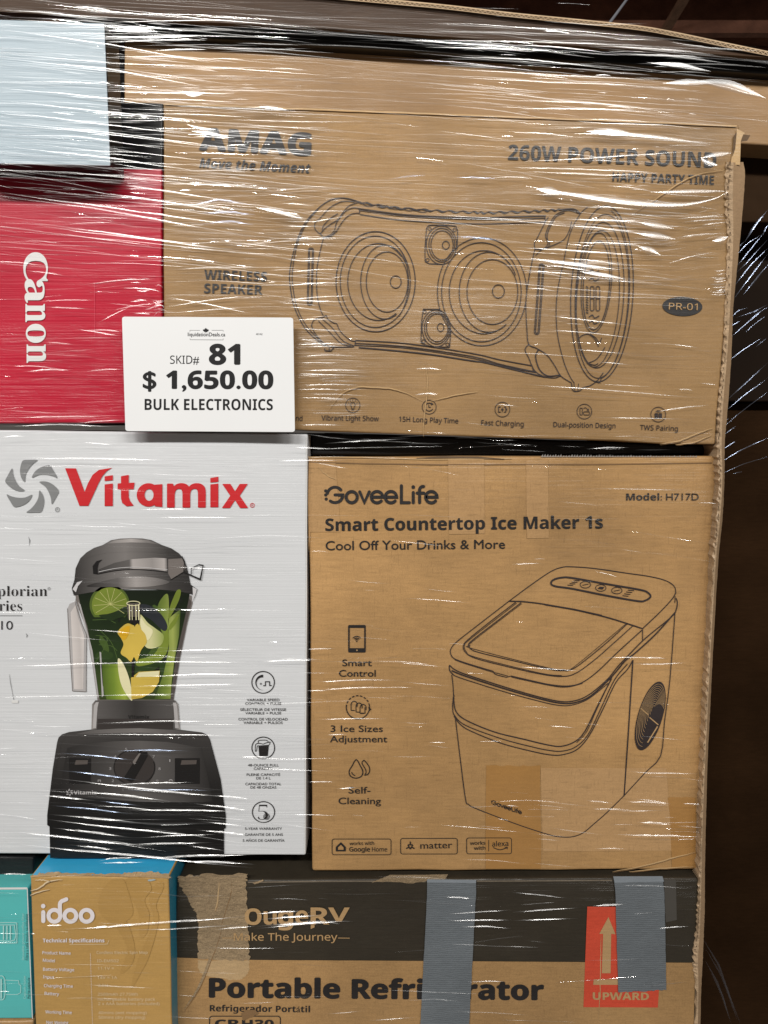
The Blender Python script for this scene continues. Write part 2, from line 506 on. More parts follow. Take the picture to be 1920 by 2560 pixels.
class Art:
    def __init__(self):
        self.v, self.f, self.l = [], [], []
    def _add(self, pts, faces, lay):
        b = len(self.v)
        self.v += [tuple(p) for p in pts]
        self.c = (getattr(self, 'c', -1) + 1) % 10
        self.l += [lay + 0.07 * self.c] * len(pts)
        self.f += [tuple(b + i for i in f) for f in faces]
        return self
    def fill(self, pts, lay=0):
        tri = tessellate_polygon([[Vector((x, y, 0)) for x, y in pts]])
        return self._add(pts, tri, lay)
    def ring(self, outer, inner, lay=0):
        n = len(outer)
        return self._add(list(outer) + list(inner), [(i, (i + 1) % n, n + (i + 1) % n, n + i) for i in range(n)], lay)
    def stroke(self, pts, w, closed=False, lay=0, cap=False):
        P = [np.array(p, float) for p in pts]
        Q = [P[0]]
        for p in P[1:]:
            if np.hypot(*(p - Q[-1])) > 0.05:
                Q.append(p)
        P = Q
        n = len(P)
        if n < 2:
            return self
        out = []
        for i in range(n):
            a = P[(i - 1) % n] if (closed or i > 0) else P[i]
            b = P[(i + 1) % n] if (closed or i < n - 1) else P[i]
            d1 = P[i] - a; d2 = b - P[i]
            t = (d1 / (np.hypot(*d1) or 1)) + (d2 / (np.hypot(*d2) or 1))
            L = np.hypot(*t)
            t = t / L if L > 1e-6 else (d2 if np.hypot(*d2) else d1) / (np.hypot(*(d2 if np.hypot(*d2) else d1)) or 1)
            nn = np.array([-t[1], t[0]])
            dd = d2 if np.hypot(*d2) > 0 else d1
            dn = dd / (np.hypot(*dd) or 1)
            c = abs(nn[0] * -dn[1] + nn[1] * dn[0])
            k = min(1.8, 1 / max(c, 0.4))
            wi = w[i] if hasattr(w, '__len__') else w
            out += [tuple(P[i] + nn * wi / 2 * k), tuple(P[i] - nn * wi / 2 * k)]
        fs = [(2 * i, 2 * i + 1, 2 * i + 3, 2 * i + 2) for i in range(n - 1)]
        if closed:
            fs.append((2 * n - 2, 2 * n - 1, 1, 0))
        self._add(out, fs, lay)
        if cap and not closed:
            for q in (P[0], P[-1]):
                self.fill(circ(q[0], q[1], w / 2, n=12), lay)
        return self
    def text(self, s, p0, p1, h, font='bold', off=0.0, shear=0.0, lay=0):
        """Baseline from p0 to p1, h = height of a capital."""
        v, fc = glyphs(s, font, min(off, 0.0))
        x0, x1 = v[:, 0].min(), v[:, 0].max()
        k = h / cap(font, min(off, 0.0))
        u = np.array(p1, float) - np.array(p0, float)
        L = np.hypot(*u); u /= L
        up = np.array([u[1], -u[0]])
        sx = L / (x1 - x0)
        pts = [tuple(np.array(p0) + u * ((a - x0) * sx + shear * b * k) + up * b * k) for a, b in v]
        return self._over(pts, fc, lay, off * k)
    def _over(self, pts, fc, lay, e):
        # a heavier weight: the same word overprinted a hair to each side
        self._add(pts, fc, lay)
        if e > 0.05:
            for dx, dy in ((e, 0), (-e, 0), (0, e * .8), (0, -e * .8)):
                self._add([(x + dx, y + dy) for x, y in pts], fc, lay)
        return self
    def glyph(self, s, x0, y0, x1, y1, font='bold', off=0.0, lay=0, turn=False):
        """One character stretched to fill a box; turn = reading downwards."""
        v, fc = glyphs(s, font, min(off, 0.0))
        a0, a1, b0, b1 = v[:, 0].min(), v[:, 0].max(), v[:, 1].min(), v[:, 1].max()
        if turn:
            pts = [(x0 + (b - b0) / (b1 - b0) * (x1 - x0), y0 + (a - a0) / (a1 - a0) * (y1 - y0)) for a, b in v]
        else:
            pts = [(x0 + (a - a0) / (a1 - a0) * (x1 - x0), y1 - (b - b0) / (b1 - b0) * (y1 - y0)) for a, b in v]
        return self._over(pts, fc, lay, off * abs(y1 - y0))
    def put(self, name, root, m, lift=0.0006, Y=None, label=None):
        Yp = (root['front'] if Y is None else Y) - lift
        P = UA(self.v, Yp - np.array(self.l) * 0.0002 - (card_curl(np.array(self.v)[:, 0]) if 'curl' in root else 0.0))
        me = bpy.data.meshes.new(name)
        me.from_pydata([tuple(p) for p in P], [], self.f)
        me.update()
        o = link_mesh(name, me, m, root)
        if label:
            o['label'] = label
        return o
# ================================================================== setting: hall behind the stack
def slab(name, lo, hi, m, kind=None, label=None, cat=None):
    bm = bmesh.new()
    bmesh.ops.create_cube(bm, size=1.0)
    for v in bm.verts:
        v.co = Vector([(lo[i] + hi[i]) / 2 + v.co[i] * (hi[i] - lo[i]) for i in range(3)])
    me = bpy.data.meshes.new(name)
    bm.to_mesh(me); bm.free()
    o = link_mesh(name, me, m)
    if kind: o['kind'] = kind
    if label: o['label'] = label
    if cat: o['category'] = cat
    return o

def bar(bm, a, b, w, h):
    a, b = Vector(a), Vector(b)
    d = (b - a).normalized()
    s = d.cross(Vector((0, 0, 1)))
    s = s.normalized() if s.length > 1e-4 else Vector((1, 0, 0))
    u = s.cross(d).normalized()
    vs = [bm.verts.new(p + s * sx * w / 2 + u * sz * h / 2) for p in (a, b) for sx, sz in ((-1, -1), (1, -1), (1, 1), (-1, 1))]
    for q in ((0, 1, 2, 3), (7, 6, 5, 4), (0, 4, 5, 1), (1, 5, 6, 2), (2, 6, 7, 3), (3, 7, 4, 0)):
        bm.faces.new([vs[i] for i in q])

fl = slab('floor', (-6, -4, -0.05), (6, 9, 0.0), FLOOR, 'structure', 'grey concrete floor under the pallet', 'floor')
cz = EYE + 3.3
ce = slab('ceiling', (-6, 3.0, cz), (6, 9.5, cz + 0.05), TIMBER, 'structure', 'dark red boarded ceiling above the timber joists', 'ceiling')
for i, yy in enumerate((4.6, 5.35, 6.05, 6.8, 7.6)):
    bm = bmesh.new()
    bar(bm, (-6, yy, cz - 0.14), (6, yy, cz - 0.14), 0.07, 0.26)
    me = bpy.data.meshes.new('ceiling_joist'); bm.to_mesh(me); bm.free()
    jo = link_mesh('ceiling_joist', me, TIMBER)
    jo['kind'] = 'structure'
    jo['label'] = 'dark red timber joist crossing under the ceiling'
    jo['category'] = 'joist'
    jo['group'] = 'timber joists of the ceiling'
for i, (x, y0, y1) in enumerate(((2.05, 4.62, 6.78), (3.6, 4.62, 6.78))):
    bm = bmesh.new()
    bar(bm, (x, y0, cz - 0.29), (x + 0.12, y1, cz - 0.29), 0.06, 0.04)
    me = bpy.data.meshes.new('ceiling_batten'); bm.to_mesh(me); bm.free()
    jo = link_mesh('ceiling_batten', me, TIMBER_HI)
    jo['kind'] = 'structure'
    jo['label'] = 'brown batten nailed across the ceiling joists'
    jo['category'] = 'batten'
    jo['group'] = 'battens across the joists'

# thin grey cable coming down from the ceiling
cb = bpy.data.curves.new('cable', 'CURVE'); cb.dimensions = '3D'
sp = cb.splines.new('POLY')
pc = [U(1605, -40, 3.0), U(1566, 0, 2.6), U(1525, 56, 2.25), U(1470, 130, 1.9)]
sp.points.add(len(pc) - 1)
for i, p in enumerate(pc): sp.points[i].co = (*p, 1)
cb.bevel_depth = 0.0042; cb.materials.append(STEEL)
_tmp = bpy.data.objects.new('ceiling_cable', cb)
cme = bpy.data.meshes.new_from_object(_tmp); bpy.data.objects.remove(_tmp)
co = bpy.data.objects.new('ceiling_cable', cme); COL.objects.link(co)
co['label'] = 'thin grey cable slanting down from the ceiling'; co['category'] = 'cable'

# ================================================================== things behind the front layer
# tall dark carton and black wrapped stack beyond the right edge
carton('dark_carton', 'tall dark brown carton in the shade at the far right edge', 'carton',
       [(1715, 1010), (2260, 1000), (2230, 2815), (1690, 2815)], 1.02, 0.5, [DARK_BROWN_SHADE])
rb = carton('wrapped_stack', 'black stack wrapped in shiny film beyond the right edge', 'wrapped stack',
       [(1745, 548), (2240, 480), (2240, 1004), (1735, 1004)], 1.0, 0.5, [BLACK_FILM])
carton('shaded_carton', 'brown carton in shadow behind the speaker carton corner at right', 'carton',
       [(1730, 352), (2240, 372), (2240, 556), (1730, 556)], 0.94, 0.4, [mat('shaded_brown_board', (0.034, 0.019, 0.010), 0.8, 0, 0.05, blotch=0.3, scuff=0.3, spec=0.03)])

# long kraft carton lying across the top, behind
carton('long_carton', 'long plain kraft carton lying across the top behind the speaker carton', 'carton',
       [(310, 72), (2040, 196), (2040, 371), (310, 258)], 0.90, 0.4, [KRAFT_TOP], wob=0.0006)
carton('flat_black_carton', 'thin black carton lying between the long kraft carton and the cardboard lid', 'carton',
       [(150, 36), (2040, 140), (2040, 192), (150, 72)], 0.885, 0.4, [BLACK_CASE], wob=0.0006)

# cardboard lid on top, corrugation showing on its upper edge
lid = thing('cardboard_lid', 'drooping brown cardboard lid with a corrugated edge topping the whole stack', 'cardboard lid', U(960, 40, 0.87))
top_line = [(-120, -95), (300, -62), (700, -26), (960, -3), (1120, 12), (1280, 31), (1440, 47), (1600, 64), (1700, 82), (1800, 103), (1960, 136)]
low_line = [(-120, 22), (300, 46), (700, 64), (960, 80), (1120, 92), (1280, 104), (1440, 114), (1600, 124), (1700, 130), (1800, 136), (1960, 146)]
bm = bmesh.new()
rows = []
for (a, b) in zip(smooth(top_line, 5), smooth(low_line, 5)):
    row = []
    for k in range(7):
        t = k / 6
        px, py = a[0] + (b[0] - a[0]) * t, a[1] + (b[1] - a[1]) * t
        row.append(bm.verts.new(U(px, py, 0.868 + 0.004 * math.sin(t * 3.1))))
    row += [bm.verts.new(Vector((v.co.x, v.co.y + 0.007, v.co.z))) for v in reversed(row)]
    rows.append(row)
for r0, r1 in zip(rows, rows[1:]):
    n = len(r0)
    for k in range(n):
        bm.faces.new((r0[k], r1[k], r1[(k + 1) % n], r0[(k + 1) % n]))
bmesh.ops.recalc_face_normals(bm, faces=bm.faces)
me = bpy.data.meshes.new('lid_panel'); bm.to_mesh(me); bm.free()
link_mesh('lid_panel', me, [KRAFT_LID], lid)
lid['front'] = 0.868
a = Art(); zz = Art()
tl = [(x, y + 1.5) for x, y in smooth(top_line, 8)]
a.stroke(tl, 3.2); a.stroke([(x, y + 9.5) for x, y in tl], 1.6)
zs = []
L = 0
x = 880.0
k = 0
while x < 1925:
    for i in range(len(tl) - 1):
        if tl[i][0] <= x <= tl[i + 1][0]:
            t = (x - tl[i][0]) / (tl[i + 1][0] - tl[i][0]); yy = tl[i][1] + t * (tl[i + 1][1] - tl[i][1]); break
    zs.append((x, yy + (2 if k % 2 == 0 else 9) + rng.uniform(-0.7, 0.7)))
    x += 6.2 * rng.uniform(0.85, 1.15); k += 1
zz.stroke([(x, y + 5) for x, y in tl], 8)
a.stroke(zs, 1.7, lay=1)
zz.put('edge_core', lid, KRAFT_EDGE_DARK, 0.0008)
a.put('corrugated_edge', lid, KRAFT_EDGE, 0.0012)

# black carton seen between the blue and the speaker cartons
carton('black_carton', 'black carton filling the gap between the pale blue and the speaker carton', 'carton',
       [(255, 254), (407, 256), (407, 461), (255, 461)], 0.865, 0.3, [BLACK_CASE])

# pale blue carton with black sides, top left
blue = carton('pale_blue_carton', 'plain pale blue carton with black sides at the top of the left column', 'carton',
       [(-110, 42), (262, 56), (277, 415), (-110, 408)], 0.765, 0.039, [BLACK_CASE], bevel=0.0015, wob=0.0004)
a = Art(); a.fill([(-108, 46), (260.5, 59), (275.5, 412.5), (-108, 405.5)]); a.put('front_panel', blue, BLUE_BOX, 0.0006)
a = Art(); a.stroke([(-108, 406.5), (275, 413.5)], 2.0); a.put('front_edge', blue, mat('grey_paper_edge', (0.30, 0.32, 0.34), 0.6, 0), 0.001)

# red carton
red = carton('red_carton', 'red carton with white serif lettering running down its front', 'carton',
       [(-120, 419), (404, 420), (406, 1057), (-120, 1059)], 0.806, 0.3, [RED_BOX])
a = Art()
for ch, y0, y1, x0, x1 in (('C', 631, 704, 59, 119), ('a', 698, 757, 62, 111), ('n', 760, 805, 64, 113), ('o', 810, 857, 65, 114), ('n', 861, 907, 67, 115)):
    a.glyph(ch, x1 if False else x0, y0, x1, y1, 'serif', 0.010, turn=True)
a.put('lettering', red, PALE_INK, 0.0008)
a = Art()
a.stroke([(236, 706), (237, 842)], 1.2); a.stroke([(236, 708), (404, 690)], 1.0)
a.put('tape_edge', red, mat('tape_edge_sheen', (0.62, 0.06, 0.10), 0.3, 0.4, 0.5), 0.0006)

# ================================================================== speaker carton
spk = carton('speaker_carton', 'kraft carton with a line drawing of a wireless party speaker', 'carton',
       [(408, 257), (1851, 313), (1789, 1113), (408, 1063)], 0.80, 0.34, [KRAFT_SPK], wob=0.0012)
def txt(root, m, s, p0, p1, h, font='bold', off=0.0, shear=0.0, name='lettering', lift=0.0008):
    a = Art(); a.text(s, p0, p1, h, font, off, shear)
    return a.put(name, root, m, lift)
txt(spk, INK_SOFT, 'AMAG', (499, 374), (775, 388), 54, 'bold', 0.035, name='printed_logo')
txt(spk, INK_SOFT, 'Move the Moment', (498, 419), (776, 433), 24, 'bolditalic', 0.004)
txt(spk, INK_SOFT, '260W POWER SOUND', (1270, 399), (1790, 419), 37.5, 'bold', 0.004)
txt(spk, INK_SOFT, 'HAPPY PARTY TIME', (1531, 453), (1785, 461.5), 22.5, 'bold', 0.0)
txt(spk, INK_SOFT, 'WIRELESS', (510, 698), (667, 704), 24, 'bold', 0.0)
txt(spk, INK_SOFT, 'SPEAKER', (510, 732.5), (656, 737), 24, 'bold', 0.0)
a = Art(); a.fill(circ(1706, 766, 50, 24, 2)); o = a.put('oval_badge', spk, INK_SOFT, 0.0007)
a = Art(); a.text('PR-01', (1672, 773.5), (1744, 775.5), 16.5, 'sans', 0.006, lay=1); a.put('badge_lettering', spk, TAN_INK, 0.0012)
for s, x0, y0, x1, y1 in (('nd', 740, 1051.5, 755.7, 1052), ('Vibrant Light Show', 803.6, 1050.5, 946.7, 1052.5), ('15H Long Play Time', 997.6, 1053.5, 1145.4, 1058.5),
                          ('Fast Charging', 1203, 1062.5, 1309, 1066), ('Dual-position Design', 1383.4, 1067, 1538.5, 1070.5), ('TWS Pairing', 1600, 1074.5, 1694.7, 1077.5)):
    txt(spk, INK_LINE, s, (x0, y0), (x1, y1), 12.5, 'sans', 0.006)
# icons over the captions
def icon(root, m, fn, lift=0.0008, name='printed_icon'):
    a = Art(); fn(a); return a.put(name, root, m, lift)
def ic_bulb(a):
    a.stroke(circ(881.9, 1012.7, 18), 1.5, True)
    a.stroke(smooth([(879, 1021), (878.5, 1016), (876, 1012), (878, 1007), (882, 1005.5), (886, 1007), (888, 1012), (885.5, 1016), (885, 1021)], 3), 1.5)
    for y in (1022, 1024.5): a.stroke([(878.5, y), (885.5, y)], 1.4)
    for t in range(-160, 0, 35): a.stroke([(882 + 9 * math.cos(math.radians(t)), 1011 + 9 * math.sin(math.radians(t))), (882 + 13 * math.cos(math.radians(t)), 1011 + 13 * math.sin(math.radians(t)))], 1.4)
def ic_time(a):
    a.stroke(circ(1072.9, 1017.3, 17.5), 1.5, True); a.stroke(circ(1072.9, 1017.3, 10, a0=30, a1=320), 2)
    a.stroke([(1072, 1011), (1072, 1018), (1077, 1018)], 1.6); a.fill([(1078, 1006), (1084, 1010), (1077, 1013)])
def ic_charge(a):
    a.stroke(circ(1256, 1023.5, 18.5), 1.5, True)
    a.stroke([(1252, 1017), (1246.5, 1017), (1246.5, 1030), (1252, 1030)], 1.8); a.stroke([(1260, 1017), (1264.5, 1017), (1264.5, 1030), (1260, 1030)], 1.8)
    a.fill([(1257.5, 1016), (1252, 1025), (1256, 1025), (1254.5, 1032), (1260, 1022), (1256, 1022)]); a.stroke([(1267, 1021), (1267, 1026)], 1.8)
def ic_dual(a):
    a.stroke(circ(1461, 1028.5, 18.5), 1.5, True)
    a.stroke(rrect(1450, 1020, 1456, 1037, 1.5), 1.5, True); a.stroke(rrect(1459, 1029, 1474, 1037, 2.5), 1.5, True)
    a.stroke(smooth([(1459, 1021), (1464, 1019), (1470, 1024)], 4), 1.5); a.fill([(1472, 1021), (1467, 1025), (1472, 1027)])
def ic_pair(a):
    a.stroke(circ(1645.7, 1036, 18.5), 1.5, True)
    a.fill(rrect(1636.5, 1033, 1645, 1046, 1)); a.fill(rrect(1646.5, 1033, 1655, 1046, 1)); a.stroke(circ(1646, 1032, 7, 6, 0, 200, 340), 1.5); a.stroke(circ(1646, 1032, 3.5, 3, 0, 200, 340), 1.5)
for f in (ic_bulb, ic_time, ic_charge, ic_dual, ic_pair): icon(spk, INK_LINE, f)

B, C = region(700, 460, 3.456), region(1180, 480, 3.456)
a = Art()
W = 2.0
S = lambda pts, w=W, closed=False: a.stroke(smooth(pts, 6, closed), w, closed)
S(B((690, 155), (600, 128), (520, 120), (430, 140), (330, 210), (210, 345), (130, 540), (85, 750), (90, 900), (130, 1080), (220, 1250), (340, 1365), (395, 1400)), 2.4)
S(B((330, 215), (228, 340), (150, 520), (107, 750), (112, 900), (152, 1080), (236, 1235), (355, 1360)))
S(B((690, 155), (600, 185), (540, 250), (500, 305), (440, 345), (390, 380), (345, 425), (302, 385), (303, 335), (350, 290), (430, 205), (520, 155), (590, 147), (650, 155)))
S(B((365, 400), (375, 360), (430, 300), (500, 255)))
a.stroke(B((345, 425), (375, 462), (440, 450), (490, 405)), 2.6)
S(B((490, 410), (500, 385), (560, 300), (620, 258), (680, 250)))
S(B((375, 460), (430, 440), (470, 400), (490, 330), (560, 240), (630, 205), (690, 212)))
a.stroke(B((680, 210), (690, 235), (682, 258)), 2.4)
S(B((690, 212), (1100, 265), (1660, 290)) + C((300, 214), (640, 205)), 2.4)
S(B((692, 226), (1100, 279), (1660, 303)) + C((300, 236), (628, 224)))
S(B((690, 262), (1100, 316), (1660, 343)) + C((300, 270), (632, 257)))
a.stroke(C((630, 205), (632, 257)), 2.2)
# stitched grip strip along the top
ln = smooth(B((690, 155), (860, 185), (1000, 205), (1240, 222), (1450, 235), (1660, 242)) + C((120, 178), (300, 172), (500, 166), (650, 158), (760, 152)), 16)
wv = [(x, y + 2.2 * math.sin(i * 0.75)) for i, (x, y) in enumerate(ln)]
a.stroke(wv, [3.2 + 1.6 * math.sin(i * 0.75 + 1) for i in range(len(wv))])
for i in range(5): a.stroke(circ(*B(760 + i * 116, 178 + i * 13), 12, 3.2, 8), 1.8, True)
a.stroke(smooth(C((760, 152), (860, 145), (905, 158), (935, 185)), 6), 3)
def capsule(p, q, r):
    d = math.atan2(q[1] - p[1], q[0] - p[0])
    o = []
    for c, s in ((q, -90), (p, 90)):
        for k in range(9):
            t = d + math.radians(s + 180 * k / 8); o.append((c[0] + r * math.cos(t), c[1] + r * math.sin(t)))
    return o
for r in (6.2, 3.2): a.stroke(capsule(B(268, 572), B(256, 1025), r), 1.9, True)
for r in (6.2, 3.0): a.stroke(capsule(C(602, 640), C(560, 1208), r), 1.9, True)
S(B((375, 470), (342, 600), (316, 760), (320, 950), (345, 1070), (375, 1140)))
S(B((270, 1230), (285, 1185), (320, 1160), (375, 1150), (400, 1135), (412, 1165), (465, 1200), (490, 1207), (520, 1270), (600, 1345), (655, 1358)))
S(B((272, 1225), (310, 1300), (400, 1390), (500, 1408), (640, 1405)))
S(B((330, 1180), (420, 1270), (520, 1370), (610, 1400))); S(B((370, 1170), (450, 1240), (540, 1350), (640, 1398)))
a.stroke(B((385, 1420), (390, 1440), (440, 1442), (465, 1412)), 2.4); a.stroke(B((425, 1412), (425, 1440)), 1.8)
def E(f, cx, cy, rx, ry, w=W, **k): a.stroke(circ(*f(cx, cy), rx / 3.456, ry / 3.456, **k), w, not k)
E(B, 826, 843, 342, 433, 2.3); E(B, 823, 843, 303, 395)
E(B, 850, 845, 265, 332, a0=55, a1=318); E(B, 905, 845, 208, 320, a0=60, a1=330); E(B, 925, 845, 180, 260); E(B, 1000, 845, 47, 53)
E(B, 893, 845, 218, 375, a0=-52, a1=52)
E(B, 1395, 525, 131, 167); E(B, 1398, 525, 112, 146); E(B, 1400, 527, 96, 126); E(B, 1433, 527, 30, 35)
a.stroke(B((1530, 560), (1535, 400), (1520, 362), (1400, 352), (1285, 355), (1266, 380), (1252, 560), (1254, 670), (1290, 688), (1410, 693)), 2)
for q in ((1293, 385), (1508, 395), (1275, 655)): a.stroke(circ(*B(*q), 4), 1.6, True)
E(B, 1350, 1245, 122, 160, a0=-60, a1=310); E(B, 1355, 1242, 107, 138); E(B, 1358, 1240, 93, 120); E(B, 1388, 1238, 28, 34)
a.stroke(B((1392, 1110), (1375, 1082), (1238, 1080), (1222, 1200), (1218, 1370), (1290, 1402), (1465, 1410), (1477, 1255)), 2)
for q in ((1250, 1105), (1240, 1358), (1447, 1385)): a.stroke(circ(*B(*q), 4), 1.6, True)
for cx, cy, rx, ry, k in ((1205, 729, 111.5, 135, {}), (1203.5, 730, 99.5, 124, {}), (1210, 730, 87, 104, dict(a0=50, a1=320)), (1222, 730, 74, 100, dict(a0=55, a1=335)), (1231, 729.5, 63.5, 81, {}), (1246, 728, 15, 16.5, {})):
    a.stroke(circ(cx, cy, rx, ry, **k), W, not k)
S(B((652, 1350), (1100, 1378), (1660, 1462)) + C((250, 1450), (520, 1500)), 2.2); a.stroke(B((652, 1350), (648, 1388)), 2)
S(B((650, 1376), (1100, 1405), (1660, 1488)) + C((250, 1488), (545, 1552)), 2.0); S(B((640, 1392), (1100, 1418), (1660, 1503)) + C((250, 1500), (560, 1560)), 1.8)
S(B((680, 1412), (1000, 1440), (1300, 1472), (1660, 1527)) + C((100, 1470), (300, 1518), (560, 1582), (640, 1600)), 3.2)
a.stroke(C((520, 1500), (530, 1545)), 2)
# end cap and its strap brackets
S(C((660, 215), (625, 275), (562, 400), (540, 440), (548, 490), (600, 492), (632, 480), (655, 450), (650, 415), (635, 375), (660, 300), (715, 205), (790, 165), (860, 160), (935, 190)))
S(C((668, 430), (668, 460), (650, 485))); S(C((655, 420), (650, 370), (680, 290), (730, 210), (800, 178)))
S(C((860, 255), (842, 330), (795, 410), (700, 460), (600, 500), (550, 550)))
S(C((545, 490), (525, 575), (490, 750), (466, 950), (474, 1180), (490, 1312), (560, 1350), (650, 1410), (715, 1500), (770, 1590), (860, 1648)), 2.2)
S(C((1000, 130), (935, 190), (850, 350), (790, 610), (740, 850), (727, 1050), (742, 1250), (795, 1470), (850, 1600), (885, 1650)), 2)
S(C((490, 1315), (458, 1362), (490, 1432), (540, 1540), (620, 1592), (715, 1605), (770, 1585)), 2.2)
S(C((575, 1360), (550, 1420), (582, 1530), (655, 1588), (760, 1580)), 3.0)
for l, r, t, b, tilt, w in ((855, 1392, 118, 1640, 3, 2.3), (893, 1352, 190, 1608, 3, 1.8), (900, 1312, 260, 1520, 3, 2.0), (905, 1272, 330, 1512, 3.5, 1.8), (945, 1205, 350, 1215, 4, 1.8), (962, 1188, 420, 1190, 4, 2.2)):
    a.stroke(circ(*C((l + r) / 2, (t + b) / 2), (r - l) / 2 / 3.456, (b - t) / 2 / 3.456, tilt), w, True)
a.stroke(circ(*C(1112, 880), 72, 214, 3, -78, 80), 1.8)
for x0 in (1040, 1090):
    a.stroke(rrect(*C(x0 - 18, 815), *C(x0 + 14, 1025), 4), 2.0, True); a.stroke(C((x0 - 20, 920), (x0 + 16, 920)), 2)
for y in (690, 760, 1080, 1130): S(C((1010, y), (1040, y - 18), (1060, y + 8), (1100, y - 12)), 2.4)
for y in range(815, 1050, 22): a.stroke(C((985, y), (1005, y + 12)), 2.6)
S(C((920, 1265), (960, 1235), (1010, 1228), (1060, 1270), (1095, 1335))); S(C((1020, 1225), (1070, 1260), (1100, 1300), (1120, 1260)))
S(C((1000, 1478), (1080, 1440), (1150, 1340))); S(C((1005, 1480), (1060, 1495), (1090, 1480)))
S(C((860, 1650), (872, 1712), (900, 1722), (935, 1714), (960, 1690), (1030, 1668), (1090, 1620), (1135, 1560)), 2.2); a.stroke(C((880, 1650), (890, 1715)), 1.6); a.stroke(C((920, 1655), (915, 1715)), 1.6)
a.stroke(C((1065, 1640), (1105, 1648), (1120, 1600)), 2)
a.put('line_drawing', spk, INK_LINE, 0.0008)

# creases in the speaker carton: lit ridge and shaded underside painted as two lines
def crease(root, pts, w=2.2, light=KRAFT_CREASE, dark=KRAFT_CREASE_SHADE):
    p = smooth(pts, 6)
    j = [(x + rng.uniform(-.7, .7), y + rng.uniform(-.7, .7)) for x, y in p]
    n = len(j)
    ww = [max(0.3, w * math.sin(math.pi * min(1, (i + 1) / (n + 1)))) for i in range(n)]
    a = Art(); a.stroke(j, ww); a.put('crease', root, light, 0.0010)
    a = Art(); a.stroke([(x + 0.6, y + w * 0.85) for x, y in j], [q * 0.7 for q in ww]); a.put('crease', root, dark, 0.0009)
T = tile(1, 1)
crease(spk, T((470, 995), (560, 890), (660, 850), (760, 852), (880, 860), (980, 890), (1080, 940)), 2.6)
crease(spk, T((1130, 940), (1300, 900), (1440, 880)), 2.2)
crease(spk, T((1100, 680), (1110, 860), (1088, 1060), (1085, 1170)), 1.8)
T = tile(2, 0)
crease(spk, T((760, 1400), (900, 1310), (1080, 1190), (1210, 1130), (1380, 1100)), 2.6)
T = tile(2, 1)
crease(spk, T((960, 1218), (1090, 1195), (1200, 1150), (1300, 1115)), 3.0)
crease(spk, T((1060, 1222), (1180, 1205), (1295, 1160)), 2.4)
T = tile(1, 0)
a = Art(); a.stroke([(x, y + rng.uniform(-.5, .5)) for x, y in smooth([(412, 259.5), (640, 268), (790, 273.5), (1000, 281.5), (1280, 292), (1560, 303), (1842, 315)], 12)], 3.4); a.put('edge_highlight', spk, KRAFT_CREASE, 0.0016)  # highlight along the top edge, painted as a pale stroke
# crushed right edge of the speaker carton
a = Art()
a.fill([(1843, 322), (1862, 332), (1852, 352), (1850, 412), (1826, 412), (1836, 350)]); a.put('crushed_corner', spk, KRAFT_CREASE, 0.0014)
a = Art(); a.fill([(1834, 340), (1842, 330), (1838, 372), (1831, 392)]); a.fill([(1858, 336), (1876, 338), (1868, 352), (1852, 354)]); a.put('crushed_corner', spk, KRAFT_EDGE_DARK, 0.0018)

# ================================================================== corner board standing along the right edge
cbd = thing('corner_board', 'upright cardboard edge board with rough corrugated edge down the right side', 'edge board', U(1770, 2560, 0.80))
le = [(1815, 404), (1813, 500), (1818, 600), (1813, 760), (1807, 900), (1797, 1010), (1793, 1110), (1797, 1200), (1790, 1300), (1782, 1400), (1771, 1620), (1764, 1760), (1758, 1900), (1752, 2050), (1747, 2180), (1745, 2260), (1741, 2320), (1733, 2400), (1739, 2480), (1737, 2700)]
mi = [(1834, 406), (1832, 500), (1833, 600), (1826, 760), (1817, 900), (1808, 1010), (1804, 1110), (1806, 1200), (1800, 1300), (1790, 1400), (1777, 1620), (1770, 1760), (1763, 1900), (1757, 2050), (1754, 2180), (1752, 2260), (1750, 2320), (1745, 2400), (1746, 2480), (1742, 2700)]
ri = [(1858, 405), (1862, 450), (1850, 600), (1834, 760), (1828, 900), (1820, 1010), (1812, 1110), (1811, 1200), (1806, 1300), (1796, 1400), (1783, 1620), (1776, 1760), (1769, 1900), (1765, 2050), (1762, 2180), (1762, 2260), (1760, 2320), (1757, 2400), (1753, 2480), (1748, 2700)]
bm = bmesh.new()
sl, sm, sr = smooth(le, 14), smooth(mi, 14), smooth(ri, 14)
rows = []
for i, (p, q, r) in enumerate(zip(sl, sm, sr)):
    jl = rng.uniform(-1.6, 1.6) + 2.0 * math.sin(i * 1.9)
    jj = rng.uniform(-0.8, 0.8)
    v = [bm.verts.new(U(p[0] + jl, p[1], 0.7985 + rng.uniform(-.0008, .0008))), bm.verts.new(U((p[0] + q[0]) / 2 + jj, q[1], 0.7970 + rng.uniform(-.001, .001))),
         bm.verts.new(U(q[0], q[1], 0.7975)), bm.verts.new(U(r[0] + rng.uniform(-.4, .4), r[1], 0.803)),
         bm.verts.new(U(r[0], r[1], 0.803) + Vector((0, 0.10, 0))), bm.verts.new(U(p[0] + 8, p[1], 0.7985) + Vector((0, 0.10, 0)))]
    rows.append(v)
for r0, r1 in zip(rows, rows[1:]):
    for k in range(6):
        f = bm.faces.new((r0[k], r0[(k + 1) % 6], r1[(k + 1) % 6], r1[k])); f.material_index = 1 if k == 2 else 0
bm.faces.new(rows[0]); bm.faces.new(rows[-1][::-1])
bmesh.ops.recalc_face_normals(bm, faces=bm.faces)
me = bpy.data.meshes.new('board_panel'); bm.to_mesh(me); bm.free()
link_mesh('board_panel', me, [mat('edge_board', (0.42, 0.295, 0.18), 0.8, 0.3, 0.2, fibre=0.2, blotch=0.12), mat('edge_board_side', (0.33, 0.215, 0.12), 0.75, 0.3, 0.2, fibre=0.1)], cbd)
cbd['front'] = 0.797
a = Art()
